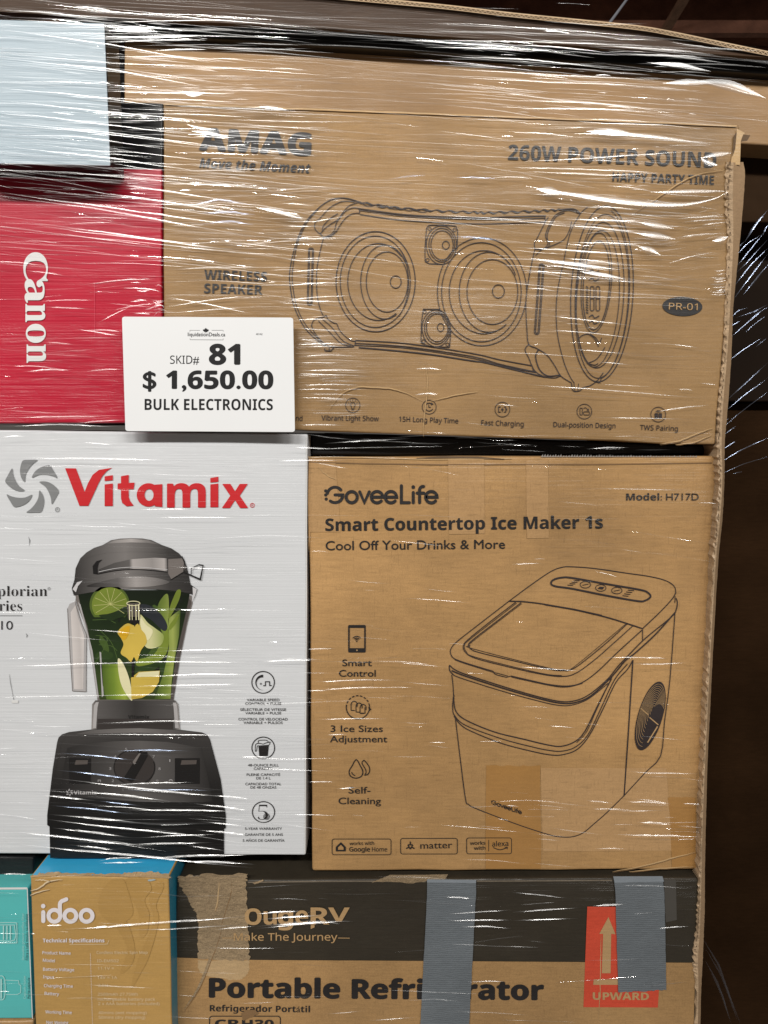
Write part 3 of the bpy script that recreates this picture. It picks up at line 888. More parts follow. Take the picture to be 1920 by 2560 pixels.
for i, (p, q) in enumerate(zip(sl, sm)):
    if i % 2 == 0 and i < len(sl) - 30:
        w_ = (q[0] - p[0])
        cx = p[0] + w_ * rng.uniform(0.25, 0.6)
        a.fill(circ(cx, p[1] + rng.uniform(-4, 4), max(1.0, w_ * 0.13), rng.uniform(2.0, 5.0), n=8))
a.put('corrugation', cbd, KRAFT_EDGE_DARK, 0.0019)

# black carton in the gap under the speaker carton
carton('black_flat_carton', 'flat black carton squeezed between the speaker carton and the ice maker carton', 'carton',
       [(778, 1083), (1784, 1114), (1784, 1138), (778, 1138)], 0.835, 0.28, [BLACK_CASE])
# ================================================================== white blender carton
vit = carton('white_carton', 'white carton printed with a black blender and red lettering', 'carton',
       [(-160, 1073), (769, 1085), (764, 2139), (-160, 2134)], 0.805, 0.36, [WHITE_BOX], bevel=0.002, wob=0.0005)
T = tile(0, 1)
a = Art()
blade = [(-57, -168), (-20, -171), (36, -170), (12, -150), (-12, -125), (-30, -98), (-42, -70), (-47, -28), (-62, -42), (-74, -68), (-78, -105), (-70, -145)]
for k in range(6):
    t = math.radians(60 * k)
    a.fill(smooth([(80 + (x * math.cos(t) - y * math.sin(t)) / 2.592, 1215.5 + (x * math.sin(t) + y * math.cos(t)) / 2.592) for x, y in blade], 3, True))
a.put('printed_emblem', vit, GREY_INK, 0.0008)
def reg(a, cx, cy, r, w):
    a.stroke(circ(cx, cy, r, n=16), w, True); a.text('R', (cx - r * 0.42, cy + r * 0.5), (cx + r * 0.45, cy + r * 0.5), r, 'sans')
a = Art(); reg(a, *T(372, 1643), 5.4, 1.2); a.put('registered_mark', vit, GREY_INK, 0.0008)
a = Art()
a.fill(T((422, 1375), (492, 1376), (520, 1450), (548, 1528), (570, 1472), (600, 1418), (640, 1386), (727, 1372), (694, 1392), (664, 1425), (640, 1470), (572, 1619), (515, 1619)))
for x0, x1, yd in ((678, 731, 1420), (1363, 1415, 1430)):
    a.fill(T((x0, 1480), (x1, 1474), (x1, 1620 + (8 if x0 > 1000 else 0)), (x0, 1620 + (8 if x0 > 1000 else 0))))
    a.fill(T((x0, yd + 8), (x1, yd), (x1, yd + 33), (x0, yd + 38)))
a.fill(T((784, 1427), (834, 1418), (834, 1470), (872, 1468), (866, 1512), (834, 1512), (834, 1560), (842, 1585), (866, 1618), (820, 1622), (792, 1600), (784, 1570), (784, 1513), (762, 1513), (762, 1474), (784, 1472)))
a.ring(circ(*T(962, 1548), 76 / 2.592, 76 / 2.592, n=40), circ(*T(966, 1548), 29 / 2.592, 38 / 2.592, n=40))
a.fill(T((1000, 1482), (1052, 1478), (1052, 1626), (1003, 1622), (1003, 1560)))
a.glyph('m', *T(1085, 1474), *T(1330, 1628), 'bold', 0.02)
a.glyph('x', *T(1440, 1478), *T(1606, 1632), 'bold', 0.012)
reg(a, *T(1635, 1615), 5.2, 1.3)
a.put('printed_logo', vit, RED_INK, 0.0008)
T = tile(0, 2)
txt(vit, INK, 'plorian', (-6, 1490), (118, 1490), 25, 'serif', -0.012)
txt(vit, INK, 'ries', (-2, 1527), (55, 1527), 25, 'serif', -0.012)
txt(vit, INK, '10', (3, 1574), (32, 1574), 21.5, 'gill', -0.004)
a = Art(); reg(a, 122.5, 1471.5, 3.4, 0.8); a.put('registered_mark', vit, GREY_INK, 0.0008)
a = Art(); a.stroke([(-20, 1539), (56, 1539)], 1.0); a.put('printed_rule', vit, GREY_INK, 0.0008)

# the printed blender, in flat inks
mm = lambda n, c: mat(n, c, 0.4, 0.7, 0.10)
BK = mm('print_black', (0.012, 0.011, 0.011)); CH = mm('print_charcoal', (0.040, 0.034, 0.032)); UM = mm('print_umber', (0.085, 0.072, 0.066))
GB = mm('print_warm_grey', (0.17, 0.15, 0.14)); LG = mm('print_light_grey', (0.40, 0.385, 0.385)); HG = mm('print_pale_grey', (0.58, 0.57, 0.58))
DG = mat('print_dark_green', (0.020, 0.038, 0.012), 0.4, 0.7, 0.4, blotch=0.5, scuff=-1.2); MG = mat('print_leaf_green', (0.085, 0.13, 0.022), 0.4, 0.7, 0.4, blotch=0.3)
LGN = mat('print_lime', (0.19, 0.25, 0.035), 0.4, 0.7, 0.2, blotch=0.35, scuff=0.4); PG = mat('print_pale_green', (0.52, 0.52, 0.20), 0.4, 0.7, 0.4, blotch=0.15); YE = mat('print_yellow', (0.58, 0.42, 0.075), 0.4, 0.7, 0.4, blotch=0.25, scuff=0.3)
CRM = mm('print_cream', (0.72, 0.68, 0.42)); WHI = PALE_INK
def blob(m, pts, lay, name, sm=True):
    a = Art(); a.fill(smooth(pts, 5, True) if sm else pts, lay); return a.put(name, bl, m, 0.0006)
g = lambda v: (v, v * .93, v * .90)
LID = printed_ramp('print_lid', [(0, g(.035)), (.22, g(.11)), (.45, g(.20)), (.62, g(.13)), (.82, g(.05)), (1, g(.03))], T(480, 300), T(1230, 300))
LID_HI = printed_ramp('print_lid_light', [(0, g(.06)), (.3, g(.30)), (.5, g(.42)), (.7, g(.22)), (1, g(.06))], T(620, 200), T(1090, 200))
LID_LO = printed_ramp('print_lid_rim', [(0, g(.02)), (.35, g(.12)), (.55, g(.36)), (.75, g(.22)), (1, g(.03))], T(560, 450), T(1150, 450))
LID_BAND = printed_ramp('print_lid_band', [(0, g(.05)), (.45, g(.12)), (.50, g(.42)), (.78, g(.30)), (.95, g(.45)), (1, g(.07))], T(640, 350), T(1090, 350))
COLLAR = printed_ramp('print_collar', [(0, g(.30)), (.06, g(.10)), (.5, g(.035)), (.94, g(.09)), (1, g(.32))], T(592, 1300), T(1167, 1300))
BASE = printed_ramp('print_base', [(0, g(.055)), (.10, g(.04)), (.45, g(.016)), (.75, g(.008)), (1, g(.006))], (300, 1822), (300, 2140), 'z')
PANEL = printed_ramp('print_base_panel', [(0, g(.016)), (.25, g(.045)), (.55, g(.105)), (.8, g(.065)), (1, g(.022))], (150, 1950), (530, 1950))
FACEUP = printed_ramp('print_base_shoulder', [(0, g(.03)), (.3, g(.12)), (.55, g(.17)), (.8, g(.09)), (1, g(.05))], (130, 1830), (530, 1830))
GREENS = printed_ramp('print_dark_greens', [(0, (.010, .016, .008)), (.3, (.014, .026, .009)), (.62, (.020, .040, .011)), (.9, (.040, .065, .016)), (1, (.03, .045, .012))], T(600, 500), T(600, 1216), 'z', 0.6)
HANDLE = printed_ramp('print_handle', [(0, g(.36)), (.15, g(.60)), (.6, g(.50)), (.85, g(.62)), (1, g(.34))], T(450, 800), T(560, 800))
APPLE = printed_ramp('print_green_apple', [(0, (.05, .09, .015)), (.45, (.16, .24, .03)), (.8, (.34, .42, .06)), (1, (.16, .22, .03))], T(655, 1100), T(845, 1100), 'x', 0.25)
PEAR = printed_ramp('print_pear', [(0, (.62, .60, .30)), (.5, (.56, .55, .28)), (1, (.30, .36, .10))], T(905, 700), T(1060, 870), 'x', 0.15)
CELERY = printed_ramp('print_celery', [(0, (.06, .10, .02)), (.4, (.20, .27, .05)), (.7, (.34, .40, .10)), (1, (.07, .12, .02))], T(1000, 800), T(1175, 800), 'x', 0.4)
bl = bpy.data.objects.new('printed_blender', None)
COL.objects.link(bl); bl.parent = vit; bl['front'] = vit['front']
bl.location = U(300, 2100, 0.805) - vit.location
V = region(100, 1760, 3.456)
blob(LG, T((437, 625), (452, 595), (490, 578), (510, 640), (525, 720), (560, 800), (558, 1165), (470, 1160), (452, 900)), 0, 'jug_handle', False)
blob(HANDLE, T((458, 650), (490, 600), (505, 680), (545, 800), (540, 1150), (480, 1148), (470, 900)), 1, 'jug_handle', False)
a = Art(); a.stroke(T((437, 625), (452, 900), (470, 1160), (558, 1165), (560, 800)), 1.3, lay=2); a.stroke(T((492, 560), (490, 600), (528, 720), (575, 830)), 1.5, lay=2); a.put('jug_outline', bl, GB, 0.0006)
blob(GB, T((488, 540), (1240, 540), (1248, 590), (1215, 720), (1165, 960), (1125, 1222), (632, 1222), (600, 1000), (560, 760), (500, 600)), 1, 'jug', False)
blob(GREENS, T((500, 505), (1232, 505), (1212, 640), (1150, 930), (1106, 1216), (645, 1216), (600, 920), (565, 740), (520, 600)), 2, 'jug', False)
blob(UM, T((1225, 560), (1240, 580), (1206, 730), (1160, 960), (1122, 1216), (1104, 1216), (1140, 940), (1190, 720)), 3, 'jug_rim', False)
blob(LG, T((645, 905), (655, 910), (672, 1190), (660, 1200)), 4, 'jug_shine', False)
blob(LG, T((505, 580), (522, 600), (600, 900), (640, 1200), (632, 1205), (590, 920), (556, 760)), 4, 'jug_shine', False)
# fruit and greens in the jug
blob(CELERY, T((1015, 640), (1040, 570), (1090, 540), (1090, 760), (1060, 800), (1020, 690)), 3, 'celery')
blob(CELERY, T((1090, 690), (1170, 630), (1160, 800), (1130, 960), (1112, 1100), (1105, 1210), (1000, 1212), (1060, 1050), (1095, 880)), 3, 'celery', False)
blob(LGN, T((1150, 505), (1172, 510), (1160, 570), (1115, 660), (1092, 690), (1100, 620), (1130, 540)), 4, 'celery')
blob(LGN, T((1100, 730), (1160, 660), (1140, 720), (1100, 765)), 4, 'celery')
blob(LGN, T((1060, 800), (1088, 760), (1090, 880), (1040, 960), (900, 1000), (890, 960), (1000, 920)), 4, 'apple_skin')
JR = random.Random(5)
LEAFM = [mm('print_leaf_dark', (0.028, 0.055, 0.014)), mm('print_leaf_mid', (0.055, 0.095, 0.020)), mm('print_leaf_black', (0.010, 0.014, 0.008))]
for k in range(26):
    lx, ly = JR.uniform(600, 1130), JR.uniform(560, 1180)
    la, lb, lt = JR.uniform(35, 80), JR.uniform(12, 30), JR.uniform(0, 180)
    if not (590 + (ly - 520) * 0.07 < lx - la * .7 and lx + la * .7 < 1190 - (ly - 520) * 0.11): continue
    pc_ = T(lx, ly)
    q_ = circ(pc_[0], pc_[1], la / 2.592, lb / 2.592, lt, n=12)
    a = Art(); a.fill([(x + JR.uniform(-1.5, 1.5), y + JR.uniform(-1.5, 1.5)) for x, y in q_], 2.4 + 0.012 * k); a.put('leaf', bl, LEAFM[k % 3], 0.0006)
a = Art(); a.fill(circ(*T(710, 600), 50, 49, 0, 140, 400), 3); a.put('lime_slice', bl, MG, 0.0006)
a = Art(); a.fill(circ(*T(712, 602), 45, 44, 0, 145, 395), 4); a.put('lime_slice', bl, LGN, 0.0006)
a = Art()
for t in range(150, 395, 27): a.stroke([T(715, 598), T(715 + 108 * math.cos(math.radians(t)), 600 + 106 * math.sin(math.radians(t)))], 1.1, lay=5)
a.fill(circ(*T(716, 598), 3), 5); a.put('lime_segments', bl, PG, 0.0006)
blob(DG, T((700, 660), (760, 640), (820, 610), (815, 670), (760, 690), (715, 705), (640, 670)), 5, 'leaf')
a = Art()
for p in (((640, 760), (760, 950)), ((700, 810), (600, 1000)), ((640, 860), (760, 900)), ((600, 700), (750, 720)), ((620, 800), (700, 840))): a.stroke(smooth(T(p[0], ((p[0][0] + p[1][0]) / 2 + 20, (p[0][1] + p[1][1]) / 2 - 12), p[1]), 4), 1.4, lay=3)
a.put('leaf_veins', bl, mm('print_mid_green', (0.07, 0.12, 0.03)), 0.0006)
blob(mat('print_avocado', (0.028, 0.032, 0.040), 0.4, 0.7, 0.4, blotch=0.6, scuff=-1.5), T((910, 600), (980, 610), (1050, 670), (1085, 740), (1060, 770), (980, 700), (920, 660)), 4, 'avocado_skin')
blob(PEAR, T((905, 665), (960, 720), (1015, 760), (1060, 800), (1045, 860), (985, 885), (940, 870), (912, 800)), 5, 'pear_slice')
blob(CRM, T((908, 680), (945, 730), (990, 770), (960, 830), (925, 800)), 6, 'pear_slice')
blob(YE, T((762, 780), (795, 740), (830, 722), (870, 735), (900, 722), (915, 760), (942, 795), (950, 845), (925, 880), (910, 905), (888, 970), (868, 940), (850, 972), (820, 945), (782, 915), (800, 860), (785, 820)), 7, 'pineapple_chunk')
blob(mm('print_amber', (0.62, 0.36, 0.02)), T((770, 785), (800, 750), (840, 740), (830, 800), (800, 830)), 8, 'pineapple_chunk')
blob(APPLE, T((655, 985), (765, 985), (790, 1080), (845, 1215), (690, 1215), (665, 1120)), 4, 'green_apple', False)
blob(CRM, T((765, 950), (800, 985), (840, 1090), (858, 1214), (835, 1205), (790, 1130), (768, 1040)), 6, 'apple_slice')
blob(YE, T((848, 1075), (900, 1035), (1036, 1028), (1030, 1100), (990, 1165), (920, 1205), (852, 1214)), 7, 'pineapple_chunk', False)
blob(CRM, T((900, 1040), (1034, 1030), (1028, 1065), (880, 1070)), 8, 'pineapple_chunk', False)
blob(BK, T((838, 680), (906, 680), (902, 735), (888, 715), (872, 745), (862, 715), (845, 725)), 8, 'tamper', False)
blob(UM, T((820, 590), (908, 590), (908, 690), (830, 690)), 8, 'tamper', False)
a = Art(); a.stroke(circ(*T(864, 592), 16.5, 5.5), 1.8, True, 9)
for x, w in ((838, 2.5), (855, 1.5), (880, 2.2), (898, 3.0)): a.stroke(T((x, 600), (x + 2, 700)), w, lay=9)
a.put('tamper_shine', bl, CRM, 0.0006)
a = Art(); a.stroke(T((862, 960), (860, 1070)), 6, lay=8); a.put('tamper', bl, BK, 0.0006)
# lid
blob(LID, T((465, 495), (482, 440), (490, 365), (520, 300), (560, 262), (610, 232), (665, 214), (720, 182), (780, 172), (850, 169), (920, 171), (980, 181), (1050, 214), (1110, 235), (1160, 268), (1195, 310), (1212, 360), (1235, 470), (1278, 500), (1262, 545), (1235, 530), (1150, 512), (1000, 500), (860, 498), (700, 505), (590, 520), (505, 535), (478, 540)), 3, 'jug_lid', False)
blob(LID, T((670, 214), (730, 190), (850, 178), (980, 188), (1045, 214), (1110, 245), (1160, 285), (1000, 262), (850, 258), (700, 264), (600, 285), (560, 300), (610, 240)), 4, 'jug_lid', False)
blob(LID_HI, T((690, 206), (740, 184), (850, 173), (960, 183), (1040, 212), (950, 200), (850, 197), (760, 201)), 5, 'lid_cap', False)
blob(LID_BAND, T((640, 372), (740, 330), (850, 306), (850, 372), (740, 378), (640, 402)), 5, 'jug_lid', False)
blob(LID_BAND, T((850, 306), (1000, 296), (1082, 300), (1084, 385), (1000, 372), (850, 368)), 5, 'jug_lid', False)
blob(GB, T((1090, 305), (1180, 300), (1205, 360), (1190, 385), (1110, 435), (1090, 400)), 5, 'jug_lid', False)
blob(BK, T((604, 400), (600, 350), (625, 318), (664, 308), (640, 330), (632, 365), (634, 405)), 6, 'lid_tab', False)
blob(LID_LO, T((560, 480), (750, 430), (860, 418), (1000, 425), (1100, 455), (1000, 480), (860, 488), (740, 486)), 5, 'jug_lid')
blob(HG, T((470, 500), (500, 455), (535, 445), (505, 480), (492, 520)), 6, 'jug_rim', False)
blob(HG, T((1248, 485), (1276, 500), (1262, 545), (1242, 585), (1250, 530)), 6, 'jug_rim', False)
a = Art(); a.stroke(T((1188, 388), (1298, 437), (1316, 345), (1290, 340), (1240, 364), (1238, 412)), [3, 4, 2.4, 2.2, 2, 2], lay=7); a.stroke(T((1180, 285), (1195, 330), (1190, 388), (1105, 440)), 1.8, lay=7); a.stroke(smooth(T((630, 402), (760, 378), (900, 372), (1080, 388)), 5), 1.8, lay=7); a.put('lid_spout', bl, BK, 0.0006)
a = Art(); a.stroke(smooth(T((640, 388), (760, 364), (900, 358), (1085, 374)), 5), 1.2, lay=7); a.stroke(T((1240, 372), (1310, 352)), 1.0, lay=7); a.put('lid_shine', bl, HG, 0.0006)
# collar and base
blob(COLLAR, T((592, 1412), (597, 1245), (618, 1220), (1135, 1220), (1155, 1245), (1167, 1412)), 3, 'collar', False)
blob(LG, T((602, 1400), (608, 1255), (622, 1232), (640, 1232), (632, 1265), (622, 1400)), 4, 'collar', False)
blob(LG, T((1120, 1235), (1140, 1235), (1148, 1260), (1158, 1400), (1135, 1400), (1125, 1265)), 4, 'collar', False)
blob(COLLAR, T((628, 1408), (636, 1278), (655, 1262), (1095, 1262), (1115, 1280), (1122, 1408)), 4, 'collar', False)
blob(CH, T((628, 1408), (632, 1340), (1118, 1340), (1122, 1408)), 5, 'collar', False)
a = Art(); a.text('Vitamix', T(830, 1340), T(968, 1340), 9, 'bold', lay=6); a.put('collar_lettering', bl, BK, 0.0006)
blob(BASE, V((88, 1330), (82, 1060), (62, 1045), (62, 960), (110, 560), (148, 330), (160, 290), (190, 262), (250, 242), (440, 220), (660, 208), (860, 204), (1210, 222), (1400, 245), (1445, 266), (1468, 305), (1560, 650), (1605, 960), (1605, 1072), (1590, 1078), (1590, 1330)), 4, 'base', False)
blob(BASE, V((165, 300), (190, 268), (250, 248), (440, 226), (660, 213), (860, 209), (1210, 227), (1400, 250), (1440, 270), (1462, 310), (1560, 660), (1590, 860), (1540, 850), (1440, 340), (1400, 288), (1200, 280), (860, 262), (450, 272), (215, 290), (185, 340), (120, 640), (100, 640)), 5, 'base', False)
blob(FACEUP, V((440, 226), (660, 213), (860, 209), (1210, 227), (1380, 250), (1200, 262), (860, 248), (500, 256), (300, 262)), 6, 'base', False)
blob(PANEL, V((235, 380), (420, 340), (640, 322), (860, 317), (1100, 328), (1390, 375), (1450, 620), (1492, 840), (1400, 850), (860, 845), (240, 800), (160, 790)), 5, 'base_panel', False)
blob(CH, V((640, 560), (660, 470), (720, 410), (830, 395), (930, 430), (985, 500), (990, 570), (960, 650), (900, 690), (760, 690), (670, 650)), 7, 'dial')
a = Art(); a.stroke(circ(*V(815, 548), 51, 44, 0, 120, 250), 2.2, lay=8); a.stroke(circ(*V(815, 548), 51, 44, 0, -20, 60), 2.6, lay=8); a.put('dial', bl, BK, 0.0006)
blob(BK, V((722, 640), (830, 470), (858, 385), (880, 420), (925, 410), (930, 450), (815, 655), (790, 680)), 9, 'dial_lever', False)
blob(GB, V((800, 500), (855, 425), (872, 425), (815, 525)), 10, 'dial_lever', False)
for x0, x1 in ((250, 440), (1165, 1380)):
    blob(BK, V((x0, 468), (x1, 468), (x1, 690), (x0, 690)), 7, 'switch', False)
    blob(UM, V((x0 + 60, 485), (x1 - 25, 485), (x1 - 30, 520), (x0 + 50, 525)), 8, 'switch', False)
a = Art()
for s, x, y in (('5', 745, 402), ('4', 650, 465), ('3', 607, 567), ('2', 630, 674), ('1', 715, 752), ('7', 982, 465), ('8', 1033, 570), ('9', 1013, 675)):
    a.text(s, V(x - (3 if s == '1' else 9), y), V(x + (3 if s == '1' else 9), y), 6, 'sans', 0.01, lay=9)
a.text('10', V(917, 755), V(953, 755), 6, 'sans', 0.01, lay=9); a.stroke(V((1122, 478), (1122, 500)), 2.4, lay=9)
a.stroke(circ(*V(1130, 668), 4.2, a0=180, a1=360), 1.8, lay=9); a.stroke(V((502, 675), (502, 657), (523, 657), (523, 675)), 1.5, lay=9)
a.text('Vitamix', V(292, 782), V(490, 782), 9.5, 'bold', 0.01, lay=9)
for k in range(6):
    t = math.radians(60 * k); cx, cy = V(255, 765)
    a.stroke([(cx + 4 * math.cos(t), cy + 4 * math.sin(t)), (cx + 9 * math.cos(t + .5), cy + 9 * math.sin(t + .5))], 2.6, lay=9)
a.put('dial_lettering', bl, LG, 0.0006)

# icons and captions down the right of the white carton
R = region(560, 1660, 4.81)
a = Art(); a.stroke(circ(*R(470, 220), 28.2, 27.2), 2.4, True)
arc = circ(*R(470, 222), 19, 19.5, 0, 90, 270, 20); inn = [(px * 1, py) for px, py in circ(*R(470, 222), 1, 1, 0, 90, 270, 20)]
cx, cy = R(470, 222)
pts_o = [(cx + 19.5 * math.cos(math.radians(t)), cy + 19.5 * math.sin(math.radians(t))) for t in range(90, 271, 9)]
pts_i = [(cx + (19.2 - 6.5 * ((t - 90) / 180) ** 1.2) * math.cos(math.radians(t)), cy + (19.2 - 6.5 * ((t - 90) / 180) ** 1.2) * math.sin(math.radians(t))) for t in range(90, 271, 9)]
a.fill(pts_o + pts_i[::-1]); a.stroke(R((430, 238), (457, 238)), 1.3); a.stroke(R((443, 224), (443, 252)), 1.3)
a.stroke(R((472, 260), (498, 260), (498, 212), (548, 212), (548, 258), (574, 258)), 2.2); a.put('printed_icon', vit, INK, 0.0008)
a = Art(); a.stroke(circ(*R(472, 1008), 28.4, 27), 2.4, True)
a.fill(R((414, 980), (540, 972), (526, 1105), (424, 1108))); a.stroke(smooth(R((375, 1048), (378, 975), (400, 955), (440, 955), (470, 962), (500, 950), (548, 938), (555, 945), (540, 975)), 3), 1.7)
a.stroke(smooth(R((415, 950), (412, 925), (440, 916), (510, 916), (532, 935)), 3), 1.7); a.stroke(R((375, 1050), (392, 1046), (400, 985), (414, 980)), 1.6); a.put('printed_icon', vit, INK, 0.0008)
a = Art(); a.stroke(circ(*R(475, 1780), 27.8, 26), 2.4, True); a.glyph('5', *R(408, 1692), *R(528, 1872), 'serif', -0.025)
a.stroke(circ(*R(512, 1835), 7.5), 1.2, True); a.stroke(circ(*R(512, 1835), 5), 1.0, True); a.fill(circ(*R(512, 1835), 2)); a.put('printed_icon', vit, INK, 0.0008)
CAPS = ((('VARIABLE SPEED', 273, 668, 446), ('CONTROL + PULSE', 255, 688, 490)), (('SÉLECTEUR DE VITESSE', 195, 747, 563), ('VARIABLE + PULSE', 257, 688, 605)),
        (('CONTROL DE VELOCIDAD', 173, 766, 678), ('VARIABLE + PULSOS', 235, 706, 720)), (('48-OUNCE FULL', 287, 657, 1231), ('CAPACITY', 358, 583, 1272)),
        (('PLEINE CAPACITÉ', 272, 675, 1345), ('DE 1.4 L', 388, 560, 1387)), (('CAPACIDAD TOTAL', 256, 688, 1457), ('DE 48 ONZAS', 318, 628, 1498)),
        (('5-YEAR WARRANTY', 252, 697, 1995),), (('GARANTIE DE 5 ANS', 250, 707, 2066),), (('5 AÑOS DE GARANTÍA', 225, 727, 2137),))
for blk in CAPS:
    a = Art()
    for s, x0, x1, y in blk: a.text(s, R(x0, y), R(x1, y), 6.1, 'gill', 0.006)
    a.put('caption', vit, INK, 0.0008)
# scuffs on the white board
a = Art()
for p in (((185, 160), (192, 185), (188, 222)), ((168, 785), (176, 800), (170, 815))): a.stroke(T(*p), [0.4, 2.2, 0.4])
a.stroke(T((60, 1050), (68, 1110), (80, 1170), (88, 1215)), [0.6, 1.4, 0.8, 1.6]); a.put('scuff', vit, GREY_INK, 0.0008)
a = Art(); a.fill(T((76, 1220), (118, 1220), (118, 1238), (76, 1238))); a.put('chip', vit, PALE_INK, 0.0010)
a = Art(); a.stroke([(765.5, 1092), (766, 1500), (762, 2134)], 2.2); a.put('worn_edge', vit, PALE_INK, 0.0008)

# ================================================================== ice maker carton
gov = carton('ice_maker_carton', 'kraft carton with a line drawing of a countertop ice maker', 'carton',
       [(770, 1142), (1794, 1141), (1742, 2175), (781, 2179)], 0.81, 0.36, [KRAFT, KRAFT, KRAFT_TOP], wob=0.0009, bevel=0.003)
T1, T2 = tile(1, 1), tile(2, 1)
# tape over the folded top edge
def patch(root, pts, m, name, lift=0.0005):
    a = Art(); a.fill(pts); return a.put(name, root, m, lift)
patch(gov, [(772, 1146), (838, 1146), (852, 1330), (776, 1330), (772, 1380), (770, 1250)], CLEAR_TAPE, 'clear_tape')
patch(gov, [(1120, 1147), (1210, 1147), (1212, 1334), (1122, 1336)], CLEAR_TAPE, 'clear_tape')
patch(gov, [(1315, 1150), (1370, 1150), (1372, 1345), (1317, 1346)], CLEAR_TAPE, 'clear_tape')
a = Art(); a.stroke(T1((335, 1303), (700, 1306), (1100, 1318), (1659, 1312)), 2.6); a.put('fold_light_line', gov, KRAFT_CREASE, 0.0007)  # highlight on the rounded fold, painted as a paler line
a = Art(); a.stroke(T1((1040, 1311), (1200, 1303), (1440, 1306), (1610, 1316)), [2, 5, 5, 1.2]); a.put('open_flap', gov, KRAFT_EDGE_DARK, 0.0010)
a = Art(); a.stroke(T1((340, 1335), (700, 1345), (1200, 1352), (1659, 1350)) + [(1500, 1161), (1780, 1157)], 3.0); a.put('fold_shade_line', gov, KRAFT_CREASE_SHADE, 0.0006)
# saw-toothed end of the tape standing up behind the top fold
a = Art()
x = 1352.0
while x < 1740:
    w_ = rng.uniform(6, 7.6); h_ = rng.uniform(4.5, 8.5) * (1 - 0.5 * (x - 1352) / 390)
    a.fill([(x, 1142.5), (x + w_ * 0.8, 1142.5 - h_), (x + w_, 1142.5)]); x += w_
a.put('torn_tape_teeth', gov, mat('tape_teeth', (0.28, 0.26, 0.24), 0.3, 0), 0.0005)
a = Art()
def arcp(cx, cy, r, a0, a1, n=14): return [(cx + r * math.cos(math.radians(a0 + (a1 - a0) * i / n)), cy + r * math.sin(math.radians(a0 + (a1 - a0) * i / n))) for i in range(n + 1)]
def govee(a, f, w):
    st = lambda pts, closed=False: a.stroke([f(*p) for p in pts], w, closed, cap=not closed)
    st(arcp(512, 1548, 50, -42, -168)); st(arcp(512, 1548, 50, 128, 0) + [(512, 1548)])
    for q in ((452, 1522), (452, 1548), (455, 1575)): a.fill(circ(*f(*q), w * 0.55, n=12))
    st(arcp(620, 1562, 36, 0, 360, 28)[:-1], True)
    st([(672, 1528), (702, 1596), (734, 1528)])
    for cx in (784, 874, 1136): st([(cx - 36, 1562), (cx + 37, 1562)] + arcp(cx, 1562, 37, 0, -318, 24)[1:])
    st([(942, 1488), (942, 1598), (994, 1598)])
    st([(1019, 1532), (1019, 1598)]); a.fill(circ(*f(1019, 1497), w * 0.62, n=12))
    st([(1060, 1598), (1060, 1520)] + arcp(1082, 1515, 22, 180, 280, 6)); st([(1044, 1536), (1088, 1536)])
govee(a, T1, 7.6); a.put('printed_logo', gov, INK, 0.0008)
txt(gov, INK, 'Model:', (1565.5, 1250.8), (1655, 1250.8), 17, 'bold', 0.004)
txt(gov, INK, 'H717D', (1665.5, 1250.8), (1747, 1250.6), 17, 'gill', 0.006)
txt(gov, INK, 'Smart Countertop Ice Maker 1s', (813.6, 1327.3), (1507, 1320.5), 30.5, 'bold', 0.010)
txt(gov, INK, 'Cool Off Your Drinks & More', (814.4, 1375.4), (1262.3, 1371.4), 22.5, 'gill', 0.010)
for lines in ((('Smart', 856, 929.3, 1665), ('Control', 847.6, 939, 1691.3)), (('3 Ice Sizes', 826.7, 957, 1829.8), ('Adjustment', 825, 968, 1855.6)), (('Self-', 871.5, 926, 1983.6), ('Cleaning', 846.4, 952, 2010.3))):
    a = Art()
    for s, x0, x1, y in lines: a.text(s, (x0, y), (x1, y), 16.2, 'gill', 0.011)
    a.put('caption', gov, INK, 0.0008)
T = tile(1, 2)
a = Art(); p = rrect(*T(597, 732), *T(711, 910), 3); q = rrect(*T(607, 750), *T(701, 882), 0.6)
a.ring(p, q)
for r in (12, 22, 33): a.stroke(arcp(*T(653, 838), r / 2.592, -140, -40, 8), 2.1)
a.fill(circ(*T(653, 838), 1.7)); a.put('printed_icon', gov, INK, 0.0008)
a = Art(); a.fill(circ(*T(654, 896), 2)); a.put('icon_button', gov, TAN_INK, 0.0012)
a = Art(); cx, cy = T(660, 1265)
for t in range(-180, -20, 20): a.stroke(arcp(cx, cy, 29, t, t + 13, 3), 2.6)
a.stroke(arcp(cx, cy, 29, -20, 190, 30), 2.4); a.fill(T((728, 1262), (748, 1278), (732, 1292)))
for dx, dy in ((0, 0), (32, 14), (58, 26)):
    a.stroke(T((616 + dx, 1285 + dy * 0.75), (616 + dx, 1245 + dy * 0.8)) + arcp(*T(636 + dx, 1245 + dy * .8), 7.5, -180, 0, 6) + T((656 + dx, 1262 + dy * .8)), 2.0)
    a.stroke(T((616 + dx, 1285 + dy * .75), (640 + dx, 1286 + dy * .75)), 2.0)
a.stroke(T((674, 1303), (706, 1303), (706, 1265)), 2.0); a.put('printed_icon', gov, INK, 0.0008)
a = Art(); a.stroke(smooth([(890.5, 1899), (880, 1915), (873, 1928), (876, 1940), (890, 1945.5), (904, 1940), (907, 1928), (901, 1915)], 4, True), 2.6, True)
a.stroke(smooth([(910, 1900), (922, 1915), (924, 1928), (918, 1938)], 4), 2.4); a.stroke(smooth([(910, 1900), (905, 1906), (908, 1914), (914, 1924), (915, 1932), (912, 1938), (919, 1936)], 4), 2.2); a.stroke(arcp(890, 1928, 11, 100, 170, 6), 2.2)
a.put('printed_icon', gov, INK, 0.0008)
T = tile(1, 3)
a = Art(); a.stroke(rrect(*T(493, 460), *T(875, 562), 5), 1.7, True)
